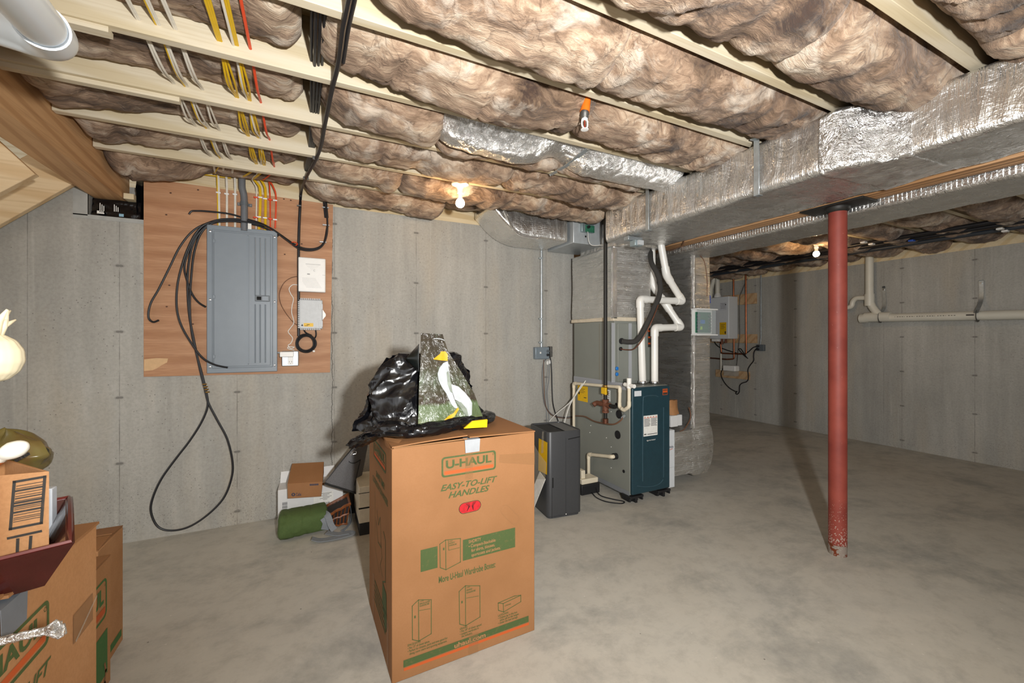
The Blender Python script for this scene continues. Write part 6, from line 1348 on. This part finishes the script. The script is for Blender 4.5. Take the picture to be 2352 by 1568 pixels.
mb = MB(); FLd.poly(mb, [FLd.uv(1231,1010), FLd.uv(1248,1040), FLd.uv(1265,1062), FLd.uv(1262,1100), FLd.uv(1234,1139), FLd.uv(1229,1060)], .034); obj('clear_sleeve', mb, M['film'], o); mb = MB(); FLd.poly(mb, [FLd.uv(1247,990), FLd.uv(1251,991), FLd.uv(1250,1040), FLd.uv(1244,1040)], .006); obj('clear_tape', mb, M['film'], o)
obj('power_cord', MB().tube(smooth_path([V(Bp.x+.012,Bp.y+.30,.10), V(Bp.x+.04,Bp.y+.24,.05), V(Bp.x+.035,Bp.y+.16,.008), V(Bp.x+.02,Bp.y+.10,.006)], 6), .004, 8), M['strap'], o, smooth=True)
# ================================================================ RIGHT WALL
XW = XB-.02
def wx(u, v, d=.02): return onX(u, v, XB-d)
for (qa, qb, lab) in (((1688,677),(1735,697),'upper pale wood board behind the copper pipes on the right wall'), ((1626,768),(1736,788),'lower pale wood board under the wall hung water heater'), ((1643,848),(1719,872),'pale wood board carrying the white condensate pump')):
    a, b = wx(*qa, .045), wx(*qb, .045); y0, y1 = min(a.y,b.y), max(a.y,b.y)
    if 'upper' in lab: y1 = 4.80
    obj('mounting_board', MB().box(XB-.042, XB-.0005, y0, y1, min(a.z,b.z), max(a.z,b.z)), M['block'], bev=.003, label=lab, cat='board', group='wall boards by the water heater')
# water heater
xw = XB-.27; a, b = onX(1634,682,xw), onX(1674,778,xw); y0, y1 = onX(1674,700,xw).y, onX(1631,700,xw).y+.02
zb, zt = onX(1660,778,xw).z, onX(1660,681,xw).z
o = thing('water_heater', 'white wall hung tankless water heater at the far left of the right wall', 'water heater', (XB-.15, (y0+y1)/2, zb))
obj('cabinet', MB().box(xw, XB-.043, y0, y1, zb, zt), M['white_enamel'], o, bev=.012, bseg=3)
FH = Face((xw, y1, zb), (0,-1,0), (0,0,1)); Wh, Hh = y1-y0, zt-zb
l = obj('yellow_tag', slab(MB(), FH, Wh*.55, Hh*.10, Wh*.88, Hh*.39), M['label_y'], o); mb = MB()
for i in range(4): FH.rect(mb, Wh*.6, Hh*(.33-.03*i), Wh*(.82-.05*(i % 2)), Hh*(.338-.03*i), .0016)
FH.rect(mb, Wh*.8, Hh*.12, Wh*.86, Hh*.18, .0016); obj('fine_print', mb, M['ink'], l)
l = obj('notice_label', slab(MB(), FH, Wh*.56, Hh*.68, Wh*.90, Hh*.86), plain('label_gray', '#c9ccd2', .5), o); mb = MB()
for i in range(4): FH.rect(mb, Wh*.60, Hh*(.83-.035*i), Wh*.85, Hh*(.836-.035*i), .0016)
FH.rect(mb, Wh*.82, Hh*.79, Wh*.87, Hh*.82, .0016); obj('fine_print', mb, M['ink'], l)
obj('bottom_cover', MB().box(xw+.02, XB-.06, y1-.16, y1-.03, zb-.045, zb-.001), M['white'], o, bev=.006)
mb = MB(); mb.cyl((xw+.1,y0+.20,zb), (xw+.1,y0+.20,zb-.09), .022, 12).cyl((xw+.1,y0+.13,zb), (xw+.1,y0+.13,zb-.07), .018, 12).cyl((xw+.1,y0+.26,zb), (xw+.1,y0+.26,zb-.06), .018, 12); obj('fitting', mb, M['copper_dark'], o, smooth=True)
p1 = onX(1649,640,XB-.16); p0 = onX(1648,682,XB-.16)
o = thing('heater_vent', 'white vent pipe rising straight from the water heater top', 'pipe', (p0.x,p0.y,zt), 'water heater vents'); obj('pipe', MB().cyl((p0.x,p0.y,zt+.001), (p0.x,p0.y,2.385), .038, 18), M['pvc_dwv'], o, smooth=True); obj('collar', MB().lathe((p0.x,p0.y,zt+.002), [(.055,0),(.058,.01),(.058,.03),(.045,.05),(.042,.07)], seg=20), M['white'], o, smooth=True)
q0 = onX(1632,682,XB-.16); q1 = onX(1632,664,XB-.16); q2 = onX(1640,650,XB-.16); 
pvc('heater_vent', 'white vent pipe with an offset bend at the left of the water heater top', 'pipe', [V(q0.x,q0.y,zt+.001), V(q0.x,q0.y,q1.z), V(q2.x,q2.y,q2.z+.06), V(q2.x,q2.y,2.385)], .036, M['pvc_dwv'], .06, group='water heater vents')
# copper pipes
def cop(label, L, r=.0125, m='copper', d=.07, rc=.03):
    pts = [onX(u, v, XB-d) for u, v in L]; return obj('copper_pipe', MB().tube(elbow_path(pts, rc, 5), r, 12), M[m], smooth=True, label=label, cat='pipe', group='copper pipes by the water heater')
c1 = cop('left vertical copper pipe turning toward the foil duct at its foot', [(1685,632),(1686,824),(1668,825)])
obj('copper_pipe', MB().tube([onX(1670,825,XB-.07), onX(1622,821,XB-.07)], .0125, 12), M['copper_dark'], smooth=True, label='dark horizontal copper pipe running left behind the foil duct', cat='pipe')
cop('right vertical copper pipe turning left under the water heater', [(1713,628),(1714,813),(1657,811),(1655,785)])
obj('relief_pipe', MB().cyl(onX(1656,812,XB-.09), onX(1656,850,XB-.09), .014, 12), M['pvc_dwv'], smooth=True, label='short white plastic pipe below the water heater', cat='pipe')
obj('gas_tube', MB().tube([onX(1716,640,XB-.05), onX(1699,680,XB-.055), onX(1698,700,XB-.055), onX(1699,770,XB-.055), onX(1692,840,XB-.06)], .006, 8), M['steel'], smooth=True, label='thin gray tube between the two copper pipes', cat='pipe')
a = onX(1748,632,XB-.03); bq = onX(1746,792,XB-.03)
o = thing('wall_conduit', 'shiny thin conduit dropping to the outlet right of the copper pipes', 'conduit', bq); obj('tube', MB().tube([a, V(a.x,a.y,bq.z+.12), bq], .011, 10), M['galv'], o, smooth=True)
a, b = onX(1737,791,XB-.05), onX(1754,806,XB-.05)
o = thing('wall_outlet', 'dark gray outlet box with two plugs at the foot of the thin conduit', 'outlet', (XB-.03, (a.y+b.y)/2, b.z)); obj('box', MB().box(XB-.055, XB-.0005, min(a.y,b.y), max(a.y,b.y), b.z, a.z), M['gray_dark'], o, bev=.004)
yy = (a.y+b.y)/2
for s in (-1, 1): obj('plug', MB().lathe((XB-.055, yy+.02, (a.z+b.z)/2+.025*s), [(.016,0),(.016,.02),(.008,.04),(0,.04)], ax=(-1,0,0), seg=12), M['blackp'], o, smooth=True)
def cord(label, L, r=.008, d=.05): obj('black_cable', MB().tube(smooth_path([onX(u, v, XB-d) for u, v in L], 7), r, 8), M['black'], smooth=True, label=label, cat='cord')
cord('black cord sagging from the water heater to the wall outlet', [(1640,783),(1646,792),(1657,799),(1680,807),(1703,813),(1717,809),(1730,798),(1741,795)])
cord('black cord bow tied below the right copper pipe', [(1707,813),(1700,806),(1697,801),(1702,801),(1707,808),(1714,819),(1718,823),(1714,820),(1705,812)], .006, .09)
cord('black cord dropping from the outlet past the lowest board to the floor side loop', [(1741,798),(1733,806),(1731,818),(1731,828),(1722,840),(1718,850),(1719,868),(1715,876),(1704,880),(1699,886),(1698,900),(1693,905),(1690,902),(1693,898)])
cord('black cord looping from the condensate pump below the lowest board', [(1660,846),(1656,860),(1664,878),(1676,891),(1688,898),(1693,900)])
a, b = onX(1665,838,XB-.10), onX(1694,853,XB-.10); y0, y1 = min(a.y,b.y), max(a.y,b.y)
o = thing('condensate_pump', 'small white condensate pump with clear tank on the lowest wall board', 'pump', (XB-.1, (y0+y1)/2, b.z-.07)); obj('motor_cover', MB().box(XB-.16, XB-.044, y0, y1, b.z, a.z), M['white'], o, bev=.016, bseg=3); obj('tank', MB().box(XB-.15, XB-.044, y0+.01, y1-.01, b.z-.08, b.z-.001), M['clear'], o, bev=.008)
a, b = onX(1674,726,XB-.05), onX(1683,768,XB-.05)
o = thing('manual_pouch', 'white paper sheet with a blue mark beside the water heater', 'paper', (XB-.01, (a.y+b.y)/2, b.z)); obj('sheet', MB().box(XB-.05, XB-.044, min(a.y,b.y)-.01, max(a.y,b.y), b.z, a.z), M['label_w'], o); mb = MB().box(XB-.0515, XB-.0503, min(a.y,b.y)+.03, max(a.y,b.y)-.02, (a.z+b.z)/2+.01, (a.z+b.z)/2+.08); obj('blue_mark', mb, M['ink_blue'], o)
c = onX(1625, 686, 3.46); o = thing('valve_tag', 'blue plastic valve handles hanging at the corner of the foil drop', 'valve', c); mb = MB()
for i in range(3): mb.lathe(c+V(0,-.02-.0*i,.02-.025*i), [(.006,-.012),(.016,-.008),(.016,.008),(.006,.012)], ax=(.4,-1,.3), seg=7)
obj('handle', mb, M['bluev'], o); obj('tail', MB().tube(smooth_path([c+V(0,-.02,-.04), c+V(-.01,-.02,-.07), c+V(-.02,-.02,-.10)], 4), .004, 6), M['copper'], o, smooth=True)
obj('sensor_wire', MB().tube(smooth_path([onY(1560,566,2.69), onY(1585,577,2.695), onY(1605,585,2.70), onY(1618,602,2.70), onY(1624,640,2.70), onY(1624,680,2.70)], 7), .004, 6), M['wire_brown'], smooth=True, label='thin brown wire arching over the top corner of the foil drop', cat='wire')
obj('sensor_wire', MB().tube(smooth_path([onY(1582,935,2.70), onY(1586,950,2.695), onY(1584,965,2.69), onY(1572,985,2.68), onY(1562,990,2.67)], 6), .005, 6), M['wire_brown'], smooth=True, label='brown wire curling beside the white carton next to the furnace', cat='wire')
obj('beam_wire', MB().tube(smooth_path([onX(1521,572,2.862), onX(1540,575,2.862), onX(1563,566,2.862), onZ(1566,562,2.146), onZ(1571,552,2.146), onX(1568,570,2.862)], 6), .003, 6), M['wire_brown'], smooth=True, label='brown wire tied around the laminated beam above the vent pipes', cat='wire')
# drain line on the wall
dd = .09; r = .057
A = onX(1979,731,XB-dd); Bz = onX(2352,722,XB-dd); pipe_end = V(XB-dd, -.6, Bz.z+(Bz.z-A.z)*(-.6-Bz.y)/(Bz.y-A.y)*-1 if False else Bz.z)
dirp = (Bz-A).normalized(); pend = A+dirp*((A.y+.5)/-dirp.y)
o = thing('drain_pipe', 'long cream plastic drain pipe strapped across the right wall', 'pipe', A)
obj('pipe', MB().cyl(A+dirp*.04, pend, .048, 24), M['pvc_dwv'], o, smooth=True)
obj('cleanout_cap', MB().cyl(A-dirp*.012, A+dirp*.06, .056, 24).cyl(A-dirp*.03, A-dirp*.01, .022, 6), M['pvc_dwv'], o, smooth=True)
wy = onX(2023,727,XB-dd); obj('wye', MB().cyl(V(wy.x,wy.y,wy.z)-dirp*.16, wy+dirp*.10, .056, 24), M['pvc_dwv'], o, smooth=True)
v0 = onX(1997,690,XB-dd); v1 = onX(1997,592,XB-dd)
vp = elbow_path([V(v0.x,v0.y,2.36), V(v0.x,v0.y,v0.z-.04), wy+V(0,.02,.02)], .16, 8); obj('riser', MB().tube(vp, .042, 20), M['pvc_dwv'], o, smooth=True)
obj('sanitary_tee', MB().cyl(V(v0.x,v0.y,onX(1997,675,XB-dd).z), V(v0.x,v0.y,onX(1997,702,XB-dd).z), .051, 20), M['pvc_dwv'], o, smooth=True)
tr = [onX(1995,684,XB-dd), onX(1966,684,XB-dd), onX(1958,692,XB-dd), onX(1957,702,XB-dd), onX(1950,706,XB-dd), onX(1930,705,XB-dd)]
obj('trap_arm', MB().tube(elbow_path(tr, .05, 6), .030, 16), M['pvc_dwv'], o, smooth=True)
FXr = Face(A+V(-.0487,0,0), dirp, V(0,0,1)); mb = MB()
for i in range(24): FXr.rect(mb, .35+i*.022, .004, .35+i*.022+.014*(1 if i % 4 else .4), .010, .0002)
FXr.rect(mb, .95, .0, 1.01, .014, .0002); obj('printed_line', mb, M['ink'], o)
def hanger2(label, top, mid, bot):
    t_, m_, b_ = onX(*top, XB-.012), onX(*mid, XB-.03), onX(*bot, XB-dd)
    h = thing('pipe_hanger', label, 'hanger', t_, 'drain pipe hangers'); obj('strap', strapm([t_+V(-.002,0,.03), t_, m_, V(b_.x-.052, b_.y, b_.z+.03)], .034, .004, up=(-1,0,0)), M['galv'], h, smooth=True)
    obj('band', MB().tube([V(b_.x,b_.y,b_.z)+V(.0555*math.cos(t), 0, .0555*math.sin(t)) for t in [2*math.pi*k/24 for k in range(24)]], .012, 6, closed=True, flat=.25, fup=(0,1,0)), M['steel'], h, smooth=True); obj('bolt', MB().cyl(t_, t_+V(-.012,0,0), .009, 8), M['chrome'], h, smooth=True)
hanger2('metal strap hanger on the drain pipe just right of its joint', (2030,665), (2031,705), (2022,729)); hanger2('metal strap hanger on the drain pipe further right near a form joint', (2254,650), (2253,690), (2246,725))
# dark pipes slung along the right side of the ceiling
M['dkgray'] = plain('slate_pipe', '#30363d', .4)
for n, (v, r, z, m, lab) in enumerate(((497, .020, 2.345, 'black', 'upper black pipe slung under the dim joists'), (507, .020, 2.34, 'black', 'lower black pipe slung under the dim joists, above the gray one'), (519, .021, 2.335, 'dkgray', 'dark gray drain pipe lowest of the slung pipes'))):
    A = onZ(2352, v, z); obj('ceiling_pipe', MB().cyl((A.x, -.6, z), (A.x, 6.3, z), r, 16), M[m], smooth=True, label=lab, cat='pipe', group='slung ceiling pipes')
LX = onZ(2352, 508, 2.30).x
for u, v in ((1985,557),(2003,561),(2095,553),(2298,526),(2310,531)):
    q = onZ(u, v, 2.31); obj('pipe_clamp', MB().box(q.x-.035, q.x+.02, q.y-.02, q.y+.02, 2.302, 2.318), M['white'] if u != 2095 else M['bluev'], bev=.003, label='small clamp on the slung pipes right of the red column' if u != 2095 else 'small blue clamp on the slung black pipes', cat='clamp', group='clamps on the slung pipes' if u != 2095 else None)
# ================================================================ CAMERA AND LIGHT
cam = bpy.data.cameras.new('camera'); co = bpy.data.objects.new('camera', cam); COL.objects.link(co)
co.location = EYE; co.rotation_euler = (R(90), 0, -TH)
cam.sensor_fit = 'HORIZONTAL'; cam.sensor_width = 36; cam.lens = 36*FPX/2352; cam.shift_y = (HY-784)/2352; cam.clip_start = .02
SC.camera = co
def plight(name, loc, energy, col, size): 
    l = bpy.data.lights.new(name, 'POINT'); l.energy = energy; l.color = col; l.shadow_soft_size = size; ob = bpy.data.objects.new(name, l); COL.objects.link(ob); ob.location = loc; return ob
fl = bpy.data.lights.new('camera_flash', 'SPOT'); fl.energy = 375; fl.color = (1, .992, .975); fl.shadow_soft_size = .045; fl.spot_size = R(168); fl.spot_blend = 1.0
fo = bpy.data.objects.new('camera_flash', fl); COL.objects.link(fo); fo.location = (.26, -.36, 1.49); fo.rotation_euler = (R(90+13), 0, -R(28))
wd = bpy.data.worlds.new('world'); SC.world = wd; wd.use_nodes = True; wd.node_tree.nodes['Background'].inputs[0].default_value = (1, 1, 1, 1); wd.node_tree.nodes['Background'].inputs[1].default_value = 1.35
SC.view_settings.view_transform = 'Standard'; SC.view_settings.look = 'None'; SC.view_settings.gamma = 1; SC.view_settings.use_curve_mapping = False; SC.view_settings.exposure = 0.05
cy = SC.cycles; cy.use_denoising = True; cy.use_adaptive_sampling = True; cy.adaptive_threshold = .015; cy.max_bounces = 6; cy.diffuse_bounces = 4; cy.glossy_bounces = 4; cy.transmission_bounces = 4; cy.transparent_max_bounces = 6; cy.caustics_reflective = False; cy.caustics_refractive = False; cy.sample_clamp_indirect = 4.0
